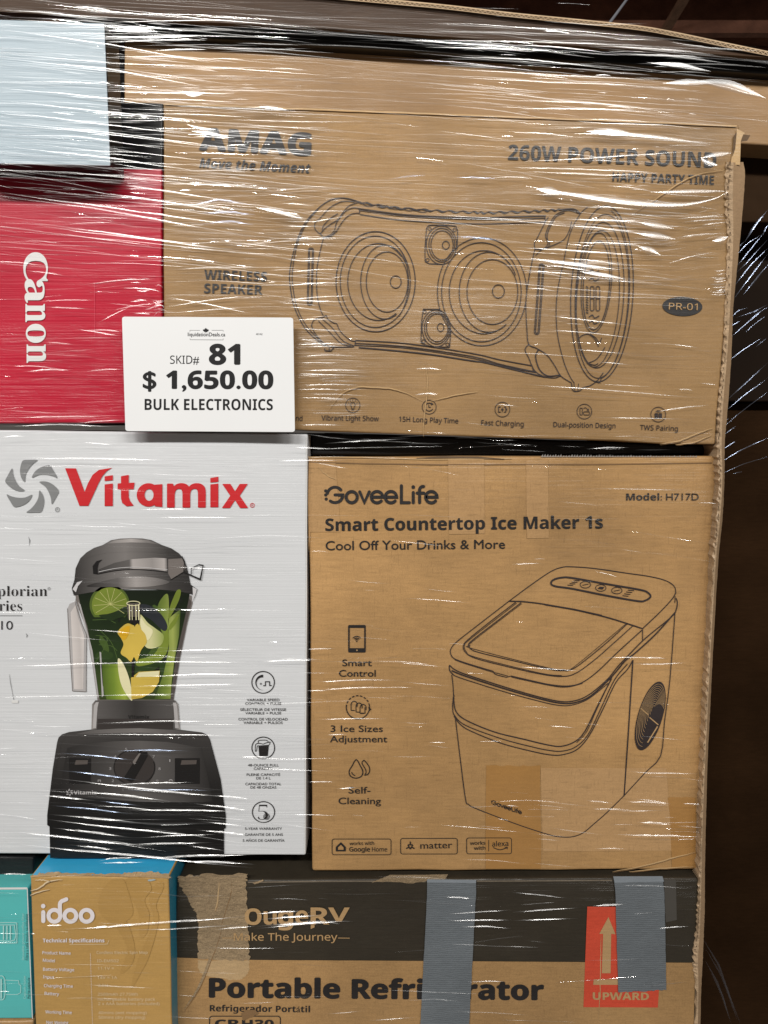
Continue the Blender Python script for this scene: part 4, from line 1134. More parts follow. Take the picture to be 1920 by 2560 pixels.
a.text('works with', T(607, 500), T(765, 497), 8.2, 'sans', 0.012); a.text('Google', T(605, 541), T(738, 541), 11, 'sans', 0.02); a.text('Home', T(752, 541), T(850, 541), 11, 'sans', 0.004)
a.fill(T((517, 540), (517, 512), (550, 480), (582, 512), (582, 540))); a.put('printed_badge', gov, INK, 0.0008)
a = Art(); a.fill(T((532, 530), (532, 515), (550, 498), (567, 515), (567, 530))); a.put('badge_opening', gov, KRAFT, 0.0012)
a = Art(); a.stroke(rrect(*T(937, 456), *T(1305, 557), 5), 1.7, True); a.text('matter', T(1065, 523), T(1272, 519), 16.5, 'gill', 0.004)
cx, cy = T(1000, 507)
for k in range(3):
    t = math.radians(-90 + 120 * k); n_ = (math.cos(t), math.sin(t)); s_ = (-n_[1], n_[0])
    a.stroke([(cx + n_[0] * 4, cy + n_[1] * 4), (cx + n_[0] * 12, cy + n_[1] * 12)], 3)
    a.stroke([(cx + n_[0] * 4 + s_[0] * 6, cy + n_[1] * 4 + s_[1] * 6), (cx + n_[0] * 3.4, cy + n_[1] * 3.4), (cx + n_[0] * 4 - s_[0] * 6, cy + n_[1] * 4 - s_[1] * 6)], 2.6)
a.put('printed_badge', gov, INK, 0.0008)
a = Art(); a.stroke(rrect(*T(1365, 453), *T(1656, 556), 5), 1.7, True); a.text('works', T(1387, 498), T(1487, 496), 8.6, 'sans', 0.016); a.text('with', T(1413, 531), T(1487, 529), 8.6, 'sans', 0.016)
a.stroke(T((1508, 466), (1508, 540)), 1.5); a.text('alexa', T(1531, 509), T(1635, 505), 12.5, 'sans', 0.016)
a.stroke(smooth(T((1537, 515), (1580, 530), (1628, 516)), 5), 2.2); a.stroke(T((1612, 514), (1630, 514), (1627, 527)), 1.5); a.put('printed_badge', gov, INK, 0.0008)
# brown tape patches low on the box
A = region(1100, 1380, 2.592)
def ragged(x0, x1, y, n, amp): return [(x0 + (x1 - x0) * i / n, y + rng.uniform(-amp, amp)) for i in range(n + 1)]
patch(gov, ragged(*[A(300, 0)[0], A(650, 0)[0]], A(0, 1385)[1], 16, 1.8) + A((648, 1500), (655, 1918)) + [(1352, 2172), (1214, 2172)] + A((295, 1700)), PACK_TAPE, 'brown_tape', 0.0005)
patch(gov, ragged(*[A(1475, 0)[0], A(1655, 0)[0]], A(0, 1590)[1], 10, 1.2) + [(1741, 2100), (1740, 2170), (1680, 2170)] + A((1490, 1700)), PACK_TAPE, 'brown_tape', 0.0005)
patch(gov, tile(2, 3)((185, 0), (200, 540), (1040, 536), (1000, 0)), CLEAR_TAPE, 'clear_tape', 0.0004)
# the ice maker line drawing
a = Art(); W = 2.1
S = lambda pts, w=W, n=5: a.stroke(smooth(A(*pts), n), w)
S(((447, 318), (600, 205), (720, 125), (790, 99), (850, 95), (1000, 106), (1200, 135), (1370, 160), (1470, 188), (1520, 225), (1528, 268)))
S(((1528, 265), (1500, 310), (1420, 395), (1312, 497)), 2.4); S(((1524, 285), (1522, 330)), 1.8)
S(((445, 318), (560, 323), (700, 342), (900, 380), (1100, 428), (1310, 495)), 3.0); a.stroke(A((680, 340), (870, 372), (1050, 412)), 3.8)
S(((447, 318), (250, 470), (110, 580), (72, 625), (68, 655), (85, 685), (130, 706), (230, 738), (345, 772)))
a.stroke(A((345, 772), (352, 788), (372, 797), (430, 811), (462, 803)), 2.0); a.stroke(A((345, 778), (440, 803)), 1.6)
S(((462, 803), (600, 835), (720, 860), (830, 868), (920, 846), (1020, 775), (1150, 650), (1310, 505)), 2.4); S(((462, 810), (720, 866), (830, 874), (924, 851)), 1.4)
S(((72, 665), (90, 690), (130, 712), (345, 780)), 1.4)
S(((490, 325), (330, 447), (190, 560), (152, 605), (165, 650), (230, 688), (420, 738), (650, 790), (790, 806), (880, 785), (1000, 700), (1120, 595), (1250, 478))); S(((496, 331), (196, 564), (160, 607), (172, 647), (235, 682), (650, 784), (790, 800)), 1.4)
S(((525, 328), (370, 447), (205, 575), (188, 605), (205, 632), (270, 655), (480, 705), (700, 757), (800, 768), (870, 752), (980, 670), (1100, 570), (1215, 463))); S(((530, 334), (212, 578), (196, 606), (212, 626), (700, 750), (800, 761), (866, 746), (1207, 463)), 1.3)
a.stroke(A((1313, 500), (1313, 580)), 2.0)
S(((1530, 298), (1538, 325), (1532, 370), (1500, 420), (1330, 560), (1230, 660), (1150, 745), (1080, 830), (960, 928), (860, 966), (760, 965), (600, 927), (400, 868), (160, 790), (90, 758), (62, 735), (64, 770), (88, 796)), 2.6)
S(((1525, 390), (1400, 530), (1270, 650), (1200, 705), (1150, 765), (1080, 842), (965, 940), (862, 978), (760, 976), (600, 938), (400, 880), (160, 802), (75, 768)), 3.4); S(((88, 798), (160, 825), (400, 900), (600, 955), (750, 990), (850, 992), (960, 952), (1090, 850)), 2.0)
S(((1523, 395), (1490, 830), (1455, 1100), (1430, 1320), (1330, 1430), (1190, 1582)), 2.2, 3); a.stroke(A((1250, 700), (1222, 1150), (1193, 1582)), 3.2)
S(((1190, 1582), (1080, 1690), (1000, 1760), (930, 1818), (860, 1845), (780, 1846), (700, 1830), (500, 1765), (240, 1665), (185, 1635), (165, 1600), (130, 1330), (100, 1080)), 2.3); S(((88, 930), (84, 860), (76, 795)), 2.2)
S(((1112, 820), (1060, 920), (1010, 1020), (940, 1160), (880, 1225), (790, 1258), (700, 1250), (540, 1212), (350, 1165), (170, 1090), (105, 1035), (90, 970), (90, 925)), 2.8)
S(((86, 940), (82, 1010), (95, 1060), (170, 1125), (400, 1210), (580, 1258), (700, 1284), (790, 1290), (880, 1262), (960, 1182), (1040, 1020), (1130, 830), (1215, 725)), 2.2)
S(((90, 1062), (130, 1115), (200, 1160), (400, 1240), (600, 1292), (720, 1315), (800, 1312), (890, 1278), (970, 1185), (1060, 1010), (1140, 845), (1215, 760), (1250, 700)), 2.4)
S(((1120, 800), (1020, 1010), (950, 1165), (885, 1235)), 1.6)
a.stroke(smooth(A((720, 205), (735, 180), (790, 165), (860, 168), (1080, 207), (1300, 245), (1350, 265), (1364, 290), (1330, 314), (1280, 317), (1080, 282), (860, 238), (750, 222)), 5, True), 4.4, True)
for cx in ((942, 211), (1042, 232), (1146, 249)): a.stroke(circ(*A(*cx), 13, 8.2), 1.7, True); a.stroke(A((cx[0] - 20, cx[1] + 4), (cx[0] + 20, cx[1] - 4)), 1.4)
a.fill(A((1022, 238), (1035, 224), (1065, 226), (1055, 242)))
for i in range(4):
    a.stroke(A((868 - i * 14, 184 + i * 10), (905 - i * 14, 186 + i * 10)), 1.7); a.stroke(A((1218 - i * 12, 246 + i * 12), (1258 - i * 12, 250 + i * 12)), 1.7)
cx, cy = A(1362, 1062)
a.fill(circ(cx, cy, 30.5, 89, 16.5))
a.stroke(circ(cx + 2, cy, 27, 82, 16.5, -60, 110), 4.0)
for k in range(-6, 7): a.stroke([(cx - 3 + k * 2.6 + 5, cy - k * 9.5), (cx + k * 2.6 - 10, cy - k * 9.5 + 5)], 1.3)
a.put('line_drawing', gov, INK_LINE, 0.0008)
a = Art()
for k in range(1, 12): a.stroke(circ(cx + (k * 0.7), cy - k * 1.6, 30 - k * 2.4, 88 - k * 7.2, 16.5, 80 + 4 * k, 345 - 3 * k), 0.8)
a.put('fan_rings', gov, TAN_INK, 0.0016)
a = Art(); a.stroke(A((1300, 1012), (1350, 1055)), 2.6); a.stroke(A((1358, 1072), (1415, 1120)), 2.6); a.stroke(A((1345, 1235), (1410, 1130)), 3.2); a.put('fan_spokes', gov, TAN_INK, 0.0012)
a = Art()
u = np.array(A(530, 1700)) - np.array(A(333, 1632)); f = lambda x, y: tuple(np.array(A(333, 1632)) + u * ((x - 440) / 738) + np.array([0.10, 1.0]) * ((y - 1598) * 0.26 * 0.385))
govee(a, f, 2.2); a.put('drawn_logo', gov, INK, 0.0010)
T = tile(2, 3)
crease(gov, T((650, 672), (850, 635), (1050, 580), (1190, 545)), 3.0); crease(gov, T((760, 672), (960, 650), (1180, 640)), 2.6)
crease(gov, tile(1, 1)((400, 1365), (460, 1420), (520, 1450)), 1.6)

# ================================================================== bottom row
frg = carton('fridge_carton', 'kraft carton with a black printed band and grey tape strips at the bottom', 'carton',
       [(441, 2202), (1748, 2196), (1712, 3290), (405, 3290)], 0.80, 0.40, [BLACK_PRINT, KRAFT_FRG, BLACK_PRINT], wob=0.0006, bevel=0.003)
D = region(440, 2180, 2.9625)
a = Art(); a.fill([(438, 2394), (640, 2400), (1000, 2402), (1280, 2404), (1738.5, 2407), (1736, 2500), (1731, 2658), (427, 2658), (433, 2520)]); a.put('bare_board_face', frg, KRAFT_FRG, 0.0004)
a = Art(); a.stroke(smooth([(620, 2206), (760, 2204), (900, 2203), (1064, 2204)], 4), 3.0); a.stroke([(1192, 2203), (1400, 2202), (1530, 2201)], 2.6); a.put('worn_edge', frg, mat('worn_black_edge', (0.16, 0.13, 0.095), 0.6, 0.5, 0.4, fibre=0.2), 0.0008)
def rough(pts, amp, n=5):
    o = []
    P = list(pts)
    for p, q in zip(P, P[1:] + P[:1]):
        for k in range(n):
            t = k / n; o.append((p[0] + (q[0] - p[0]) * t + rng.uniform(-amp, amp), p[1] + (q[1] - p[1]) * t + rng.uniform(-amp, amp)))
    return o
patch(frg, rough(D((10, 30), (200, 18), (525, 12), (520, 80), (528, 300), (540, 470), (545, 655), (420, 650), (165, 648), (162, 480), (160, 310), (120, 265), (70, 160), (20, 80)), 3.2, 9), KRAFT_TORN, 'torn_patch', 0.0008)
patch(frg, rough(D((163, 652), (545, 655), (543, 720), (520, 770), (470, 800), (380, 798), (300, 780), (200, 770), (165, 720)), 1.6, 8), KRAFT_PALE, 'rubbed_patch', 0.0007)
patch(frg, rough(tile(1, 3)((745, 742), (820, 712), (880, 690), (1240, 692), (1225, 720), (1100, 735), (1000, 748), (870, 735)), 1.2), KRAFT_TORN, 'torn_patch', 0.0010)
patch(frg, rough(D((568, 80), (600, 70), (645, 55), (650, 66), (610, 84), (580, 90)), 0.8, 3), KRAFT_TORN, 'torn_patch', 0.0012)
a = Art()
for g_, b_ in (('O', (510, 270, 632, 392)), ('u', (650, 292, 745, 390)), ('g', (755, 288, 866, 432)), ('e', (885, 285, 978, 390)), ('R', (998, 264, 1135, 388)), ('V', (1128, 264, 1285, 366))):
    a.glyph(g_, *D(b_[0], b_[1]), *D(b_[2], b_[3]), 'bold', 0.012)
a.fill(D((998, 385), (1026, 385), (1026, 410), (998, 422))); a.put('printed_logo', frg, TAN_INK, 0.0014)
txt(frg, TAN_INK, 'Make The Journey', D(428, 508), D(1195, 508), 18.3, 'sans', 0.012, lift=0.0014)
a = Art(); a.stroke(D((1200, 489), (1286, 490)), 1.8); a.stroke(D((340, 489), (420, 489)), 1.8); a.put('printed_rule', frg, TAN_INK, 0.0014)
txt(frg, INK, 'Portable Refrigerator', (523.7, 2493), (1358, 2499.5), 46.8, 'bold', 0.03, lift=0.0011)
txt(frg, INK, 'Refrigerador Portátil', D(250, 1032), D(992, 1040), 15.6, 'bold', 0.004, lift=0.0011)
a = Art(); a.stroke(rrect(*D(248, 1068), *D(773, 1230), 7), 2.4, True); a.text('CR', D(290, 1152), D(470, 1152), 19.5, 'bold', 0.02); a.text('H30', D(490, 1154), D(722, 1154), 19.5, 'bold', 0.02); a.put('model_panel', frg, INK, 0.0011)
patch(frg, rough(D((480, 1050), (520, 1022), (590, 1020), (612, 1050), (560, 1075), (500, 1100)), 1.0, 3), KRAFT_CREASE_SHADE, 'dent', 0.0018)
crease(frg, D((410, 60), (400, 160), (330, 380), (320, 450), (270, 600), (180, 830), (120, 930), (60, 1020)), 7, KRAFT_TORN, KRAFT_CREASE_SHADE)
crease(frg, D((320, 70), (310, 200), (290, 290)), 4, KRAFT_PALE, KRAFT_CREASE_SHADE)
T = tile(2, 3)
a = Art(); a.fill(T((488, 898), (690, 899), (950, 1000), (962, 1200), (952, 1440), (945, 1552), (463, 1550), (475, 1230))); a.put('red_label', frg, RED_LABEL, 0.0008)
a = Art(); a.fill(T((625, 965), (670, 1077), (643, 1075), (639, 1330), (582, 1330), (590, 1075), (566, 1075))); a.fill(T((530, 1370), (712, 1368), (712, 1405), (526, 1405)))
a.text('UPWARD', T(524, 1501), T(886, 1503), 18, 'bold', 0.02); a.put('label_lettering', frg, TAN_INK, 0.0012)
crease(frg, T((578, 1080), (574, 1240), (572, 1400), (560, 1640)), 1.6)
# grey cloth tape, folded over the top edge
def tape(pts, foldpts):
    patch(frg, pts, DUCT, 'cloth_tape', 0.0020); patch(frg, foldpts, DUCT_HI, 'cloth_tape_lit_fold', 0.0024)
def wavy(p, q, n, amp): return [(p[0] + (q[0] - p[0]) * i / n + rng.uniform(-amp, amp), p[1] + (q[1] - p[1]) * i / n + rng.uniform(-amp, amp)) for i in range(n + 1)]
tape(wavy((1068, 2200), (1190, 2202), 4, 0.4) + wavy((1190, 2230), (1168, 2660), 30, 0.5) + wavy((1046, 2660), (1068, 2230), 30, 0.5), [(1067.5, 2198), (1190, 2200), (1190, 2208), (1067.5, 2206)])
tape(wavy((1533, 2192), (1656, 2191), 4, 0.4) + wavy((1661, 2230), (1666, 2474), 20, 0.5) + wavy((1666, 2475), (1546, 2481), 26, 1.6) + wavy((1545, 2460), (1538, 2220), 20, 0.5), [(1533, 2191), (1656, 2190.5), (1660, 2204), (1537, 2207)])
patch(frg, [(1660, 2200), (1690, 2200), (1692, 2300), (1664, 2306)], mat('clear_tape_on_black', (0.060, 0.055, 0.048), 0.3, 0.6, 0.6), 'clear_tape', 0.0007)

# mustard carton
ido = carton('mustard_carton', 'mustard carton with cyan top and sides listing technical specifications', 'carton',
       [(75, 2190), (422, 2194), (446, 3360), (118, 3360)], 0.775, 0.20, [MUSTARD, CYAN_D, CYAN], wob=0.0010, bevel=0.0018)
Ei = region(0, 2100, 3.456)
a = Art()
dk = lambda pts: a.fill(smooth(Ei(*pts), 5, True))
dk(((1090, 335), (1250, 330), (1310, 420), (1250, 520), (1290, 640), (1270, 800), (1210, 840), (1200, 640), (1130, 480)))
dk(((1290, 520), (1330, 400), (1400, 360), (1410, 420), (1350, 560), (1370, 700), (1290, 1000), (1200, 1180), (1130, 1290), (1190, 1040), (1270, 860), (1330, 690)))
dk(((850, 560), (880, 440), (960, 350), (1060, 340), (1100, 420), (1150, 620), (1090, 700), (980, 720), (890, 660)))
dk(((1000, 720), (1090, 700), (1160, 900), (1150, 1050), (1080, 1140), (1040, 1140), (1100, 960), (1060, 840)))
a.put('mop_picture', ido, MUSTARD_D, 0.0006)
a = Art(); st = lambda pts, w, c=False: a.stroke([Ei(*p) for p in pts], w, c, cap=not c)
st([(374, 624), (374, 700)], 10.5); a.fill(circ(*Ei(373, 571), 5.6))
for cx in (470, 608, 748): st(arcp(cx, 655, 51, 0, 360, 30)[:-1], 10.2, True)
st([(520, 655), (517, 575)] + arcp(555, 560, 38, 190, 262, 8) + [(573, 512)], 10)
a.put('printed_logo', ido, LILAC, 0.0010)
a = Art(); a.text('Technical Specifications', Ei(370, 884), Ei(902, 884), 9, 'bold', 0.012); a.put('lettering', ido, LILAC, 0.0010)
a = Art(); a.stroke(smooth(Ei((600, 903), (900, 901), (930, 890), (942, 862)), 3), 1.0); a.put('printed_rule', ido, CREAM, 0.0010)
for s, x0, x1, y in (('Product Name', 366, 610, 990), ('Model', 370, 473, 1055), ('Battery Voltage', 372, 641, 1133), ('Input', 372, 466, 1198), ('Charging Time', 380, 629, 1275), ('Battery', 385, 510, 1342), ('Working Time', 392, 620, 1502), ('Net Weight', 400, 590, 1592)):
    a = Art(); a.text(s, Ei(x0, y - 4), Ei(x1, y + 2), 7.6, 'sans', 0.016); a.put('lettering', ido, LILAC, 0.0010)
for s, x0, x1, y in (('Cordless Electric Spin Mop', 835, 1275, 984), ('ID-EM502', 838, 1026, 1056), ('11.1V =', 845, 985, 1120), ('14V = 1A', 842, 1012, 1200), ('2.5H', 848, 930, 1268), ('2500mAh 27.75Wh', 845, 1190, 1345), ('rechargeable battery pack', 845, 1340, 1388), ('2 x AAA batteries (included)', 848, 1378, 1426), ('40mins (wet mopping)', 850, 1266, 1504), ('50mins (dry mopping)', 852, 1255, 1544)):
    a = Art(); a.text(s, Ei(x0, y), Ei(x1, y), 7.0, 'sans', 0.0); a.put('lettering', ido, CREAM, 0.0010)
a = Art()
for y in range(985, 1600, 14): a.fill(circ(*Ei(781 + (y - 985) * 0.03, y), 0.9, n=8))
a.put('dotted_rule', ido, LILAC, 0.0010)
patch(ido, rough(Ei((258, 308), (480, 300), (485, 312), (268, 322)), 0.7, 4), KRAFT_CREASE, 'torn_edge', 0.0012)
patch(ido, rough(Ei((700, 300), (1080, 310), (1300, 300), (1480, 318), (1460, 332), (1200, 322), (900, 312)), 1.3, 5), KRAFT_PALE, 'torn_edge', 0.0012)
patch(ido, rough(Ei((1270, 345), (1330, 336), (1350, 346), (1290, 356)), 0.8, 3), mat('torn_grey', (0.33, 0.40, 0.42), 0.8, 0), 'torn_edge', 0.0014)
crease(ido, Ei((262, 440), (330, 420), (420, 360), (540, 340)), 3.4, CREAM, KRAFT_CREASE_SHADE); crease(ido, Ei((262, 478), (320, 455), (430, 425)), 2.6, CREAM, KRAFT_CREASE_SHADE); crease(ido, Ei((300, 350), (360, 345), (440, 360)), 2.6, CREAM, MUSTARD_D)
# ragged board lip lying on the cyan top
bm = bmesh.new()
prev = None
for i in range(60):
    t = i / 59
    px = 92 + t * 328
    hgt = (0.0008 + 0.0030 * max(0, math.sin((t - 0.62) * 8.5)) * (t > 0.62) + 0.003 * max(0, 1 - abs(t - 0.13) * 22)) * rng.uniform(0.5, 1.2)
    b = U(px, 2189.5 + 3.5 * t, 0.7755)
    v = (bm.verts.new(b), bm.verts.new(b + Vector((rng.uniform(-.0006, .0006), 0.003 + rng.uniform(0, 0.003), hgt))))
    if prev: bm.faces.new((prev[0], v[0], v[1], prev[1]))
    prev = v
me = bpy.data.meshes.new('torn_lip'); bm.to_mesh(me); bm.free(); link_mesh('torn_lip', me, KRAFT_PALE, ido)

# teal carton, bottom left, with its drawings of coffee capsules
tea = carton('teal_carton', 'teal carton with pale cup drawings at the lower left edge', 'carton',
       [(-120, 2222), (69, 2221), (82, 2547), (-120, 2550)], 0.785, 0.12, [TEAL], wob=0.0008)
a = Art(); a.stroke([(-120, 2222), (68, 2221)], 5); a.stroke([(68, 2221), (75, 2400), (81, 2547)], 2.2); a.put('worn_edge', tea, PALE_INK, 0.0008)
a = Art()
for pts in (((-20, 715), (130, 715), (145, 740), (145, 870), (130, 890), (-20, 890)), ((-20, 735), (115, 735), (125, 750), (125, 865), (-20, 868))): a.stroke(smooth(Ei(*pts), 3), 2.0)
for x in (30, 60, 90): a.stroke(Ei((x, 740), (x, 862)), 3.4)
a.stroke(smooth(Ei((-20, 1180), (20, 1175), (40, 1210), (45, 1300), (30, 1375), (-20, 1378)), 4), 2.2); a.stroke(Ei((40, 1210), (160, 1215), (165, 1250), (180, 1255), (178, 1320), (150, 1335), (50, 1335)), 1.6); a.stroke(Ei((10, 1200), (10, 1370)), 4)
a.put('cup_drawing', tea, TEAL_INK, 0.0010)
def down(a, s, x0, y0, y1, h, font='sans', off=0.0, flip=True):
    v, fc = glyphs(s, font, off); k = h / cap(font, off); x_ = v[:, 0].min(); L = v[:, 0].max() - x_
    pts = [(x0 - b * k, y1 - (q - x_) / L * (y1 - y0)) if flip else (x0 + b * k, y0 + (q - x_) / L * (y1 - y0)) for q, b in v]
    a._add(pts, fc, 0)
a = Art(); down(a, 'Filtre à café moulu réutilisable', Ei(243, 0)[0], Ei(0, 640)[1], Ei(0, 1038)[1], 6.2); down(a, 'Porte-capsule', Ei(258, 0)[0], Ei(0, 1190)[1], Ei(0, 1370)[1], 6.2); a.put('lettering', tea, INK, 0.0010)
a = Art(); down(a, 'Reusable ground coffee filter', Ei(208, 0)[0], Ei(0, 632)[1], Ei(0, 1036)[1], 5.6); down(a, 'Capsule holder', Ei(222, 0)[0], Ei(0, 1170)[1], Ei(0, 1372)[1], 5.6); a.put('lettering', tea, TEAL_INK, 0.0010)
carton('black_slab_carton', 'black carton in the shadow between the white and teal cartons', 'carton',
       [(-120, 2142), (84, 2144), (84, 2216), (-120, 2216)], 0.812, 0.2, [BLACK_CASE])
carton('low_kraft_carton', 'kraft carton just showing under the teal carton', 'carton',
       [(-120, 2554), (84, 2552), (100, 3325), (-120, 3325)], 0.787, 0.2, [KRAFT])

# ================================================================== price card
tag = thing('price_card', 'white price card lettered BULK ELECTRONICS on the front of the film', 'price card', U(524, 1079, 0.787))
def warp(p):                       # the card is a slightly leaning rectangle
    u_, v_ = (p[0] - 305) / 432, (p[1] - 792) / 287
    x = (305 * (1 - u_) + 732.8 * u_) * (1 - v_) + (313.5 * (1 - u_) + 737.2 * u_) * v_
    y = (791.6 * (1 - u_) + 794 * u_) * (1 - v_) + (1077.6 * (1 - u_) + 1079.8 * u_) * v_
    return (x, y)
bm = bmesh.new()
us = [0, 0.5, 1.8, 6] + [6 + 420 * k / 14 for k in range(1, 15)] + [430.2, 431.5, 432]
cols = []
for q in us:
    e = min(q, 432 - q)
    inset = 6 - math.sqrt(max(0, 36 - (6 - e) ** 2)) if e < 6 else 0
    row = []
    for v_ in (792 + inset, 1079 - inset):
        x, y = warp((305 + q, v_))
        p = U(x, y, 0.787 - float(card_curl(x)))
        row += [p, p + Vector((0, 0.0007, 0))]
    cols.append([bm.verts.new(p) for p in row])
for a_, b_ in zip(cols, cols[1:]):
    for i_, j_ in ((0, 2), (3, 1), (2, 3), (1, 0)):
        bm.faces.new((a_[i_], b_[i_], b_[j_], a_[j_]))
for c_ in (cols[0], cols[-1]): bm.faces.new((c_[0], c_[2], c_[3], c_[1]))
bmesh.ops.recalc_face_normals(bm, faces=bm.faces)
me = bpy.data.meshes.new('card'); bm.to_mesh(me); bm.free(); link_mesh('card', me, WHITE_CARD, tag)
tag['curl'] = 1
tag['front'] = 0.787
CINK = mat('card_ink', (0.008, 0.008, 0.009), 0.5, 0)
txt(tag, CINK, 'liquidationDeals.ca', (469.5, 840.3), (563, 840.6), 9.2, 'gill', 0.004, lift=0.0003)
a = Art(); a.stroke([(500, 825.7), (474.5, 825.5), (474.6, 829)], 0.7); a.stroke([(475, 845.5), (475, 849), (558, 849.5), (558, 845.5)], 0.7); a.stroke([(558, 829), (558, 825.5), (529, 825.5)], 0.7); a.put('logo_frame', tag, GREY_INK, 0.0003)
leaf = [(0, -7.5), (1.8, -4), (3.4, -5), (3.0, -1.5), (5.2, -3.2), (5.6, -1.8), (7.6, -1.8), (6.6, 0.2), (7.4, 1.2), (3.4, 4.2), (3.8, 5.4), (0.5, 4.8), (0.5, 8), (-0.5, 8), (-0.5, 4.8), (-3.8, 5.4), (-3.4, 4.2), (-7.4, 1.2), (-6.6, 0.2), (-7.6, -1.8), (-5.6, -1.8), (-5.2, -3.2), (-3.0, -1.5), (-3.4, -5), (-1.8, -4)]
a = Art(); a.fill([(514.5 + x * 1.0, 825.5 + y * 0.85) for x, y in leaf]); a.put('maple_leaf', tag, CINK, 0.0003)
txt(tag, CINK, '48142', (640, 837.5), (656, 837.5), 4.6, 'sans', 0.0, lift=0.0003)
txt(tag, CINK, 'SKID#', (425, 909.2), (497.7, 909.4), 20.3, 'sans', 0.0, lift=0.0003)
txt(tag, CINK, '81', (524, 910.2), (599, 910.2), 49, 'bold', 0.028, lift=0.0003)
txt(tag, CINK, '$ 1,650.00', (358, 971), (682, 971.5), 43.8, 'bold', 0.022, lift=0.0003)
txt(tag, CINK, 'BULK ELECTRONICS', (361.5, 1024.7), (682, 1025.2), 27.5, 'bold', 0.0, lift=0.0003)
# ================================================================== stretch film: gathered creases over the front of the stack
EYE_P = Vector((0, 0, EYE))
nrng = np.random.default_rng(11)

class Film:
    def __init__(self):
        self.v, self.f, self.n = [], [], 0
    def half_tilt(self, P):
        L = Vector((max(-2.8, min(2.7, P.x * 2.6)), LAMP_Y, LAMP_Z))
        h = (EYE_P - P).normalized() + (L - P).normalized()
        return math.atan2(h.z, -h.y)
    def pleat(self, path, w, Y, off=0.0, sig=6.0, seg=9.0):
        """A draw-line crease: a flat facet leaning up towards the lamps, a steep lip under it."""
        P = [np.array(p, float) for p in path]
        d = [0.0]
        for a, b in zip(P, P[1:]):
            d.append(d[-1] + float(np.hypot(*(b - a))))
        L = d[-1]
        n = max(3, int(L / seg))
        s = np.linspace(0, L, n + 1)
        X = np.interp(s, d, [p[0] for p in P]); Z = np.interp(s, d, [p[1] for p in P])
        w = w * 0.44
        k = nrng.normal(0, 1, n + 9)
        k = np.convolve(k, np.ones(7) / 7, 'same')[4:n + 5] * 2.6
        k2 = nrng.normal(0, 1, n + 1)
        Z = Z + k * w * 0.12
        W3 = UA(np.stack([X, Z], 1), Y)
        mpp = Y / FPX
        th0 = self.half_tilt(Vector(W3[len(W3) // 2]))
        jit = np.radians(off + sig * (0.9 * k + 0.1 * k2))
        base = self.n
        for i in range(n + 1):
            e = min(1.0, (i + 0.15) * 2.8 / n, (n - i + 0.15) * 2.8 / n)
            ww = w * mpp * e * (0.88 + 0.24 * nrng.random())
            i0, i1 = max(0, i - 1), min(n, i + 1)
            t = W3[i1] - W3[i0]; t /= np.linalg.norm(t)
            up = np.array([-t[2], 0, t[0]])
            if up[2] < 0: up = -up
            th = max(0.03, th0 + jit[i] - math.radians(13) * (1 - e))
            c = W3[i]
            h1 = ww * 0.5 * math.tan(th + 0.05); h2 = ww * 0.5 * math.tan(max(0.01, th - 0.05))
            self.v += [tuple(c - up * ww * 0.25), tuple(c - np.array([0, h1 + h2, 0])), tuple(c + up * ww * 0.5 - np.array([0, h2, 0])), tuple(c + up * ww)]
        self.n += 4 * (n + 1)
        for i in range(n):
            for q in range(3):
                a = base + 4 * i + q
                self.f.append((a, a + 4, a + 5, a + 1))
    def swell(self, path, w, Y, spread=6.0, off=0.0, seg=5.0, rows=7):
        w = w * 0.7
        """A broad rounded fold that mirrors a lamp as one soft band."""
        P = smooth(path, 8)
        d = [0.0]
        for a, b in zip(P, P[1:]): d.append(d[-1] + math.dist(a, b))
        L = d[-1]; n = max(6, int(L / seg)); s = np.linspace(0, L, n + 1)
        X = np.interp(s, d, [p[0] for p in P]); Z = np.interp(s, d, [p[1] for p in P])
        W3 = UA(np.stack([X, Z], 1), Y); mpp = Y / FPX
        base = self.n
        for i in range(n + 1):
            ww = w * mpp * max(0.06, math.sin(math.pi * (i + 0.3) / (n + 0.6)) ** 1.2)
            th0 = self.half_tilt(Vector(W3[i])) + math.radians(off)
            t = W3[min(n, i + 1)] - W3[max(0, i - 1)]; t /= np.linalg.norm(t)
            up = np.array([-t[2], 0, t[0]])
            if up[2] < 0: up = -up
            # heights from the top edge down, slope running th0-spread .. th0+spread
            h, pts = 0.0, []
            for r in range(rows):
                f = r / (rows - 1)
                pts.append(W3[i] + up * ww * (0.5 - f) - np.array([0, h, 0]))
                h += ww / (rows - 1) * math.tan(max(0.0, th0 + math.radians(spread * (2 * f - 1))))
            self.v += [tuple(p) for p in pts]
            self.v.append(tuple(W3[i] - up * ww * 0.8))
        R = rows + 1
        self.n += R * (n + 1)
        for i in range(n):
            for q in range(rows):
                a = base + R * i + q
                self.f.append((a, a + 1, a + R + 1, a + R))
    def build(self, name, m, root, smooth_shade=False):
        me = bpy.data.meshes.new(name)
        me.from_pydata(self.v, [], self.f)
        me.update()
        if smooth_shade:
            me.polygons.foreach_set('use_smooth', [True] * len(me.polygons))
        o = link_mesh(name, me, m, root)
        o['kind'] = 'stuff'
        return o

wrap = thing('stretch_wrap', 'clear stretch film wound round the whole stack, creased in bright near-level streaks', 'stretch film', U(960, 2400, 0.79))
ff, fs, fb, fg, fd = Film(), Film(), Film(), Film(), Film()

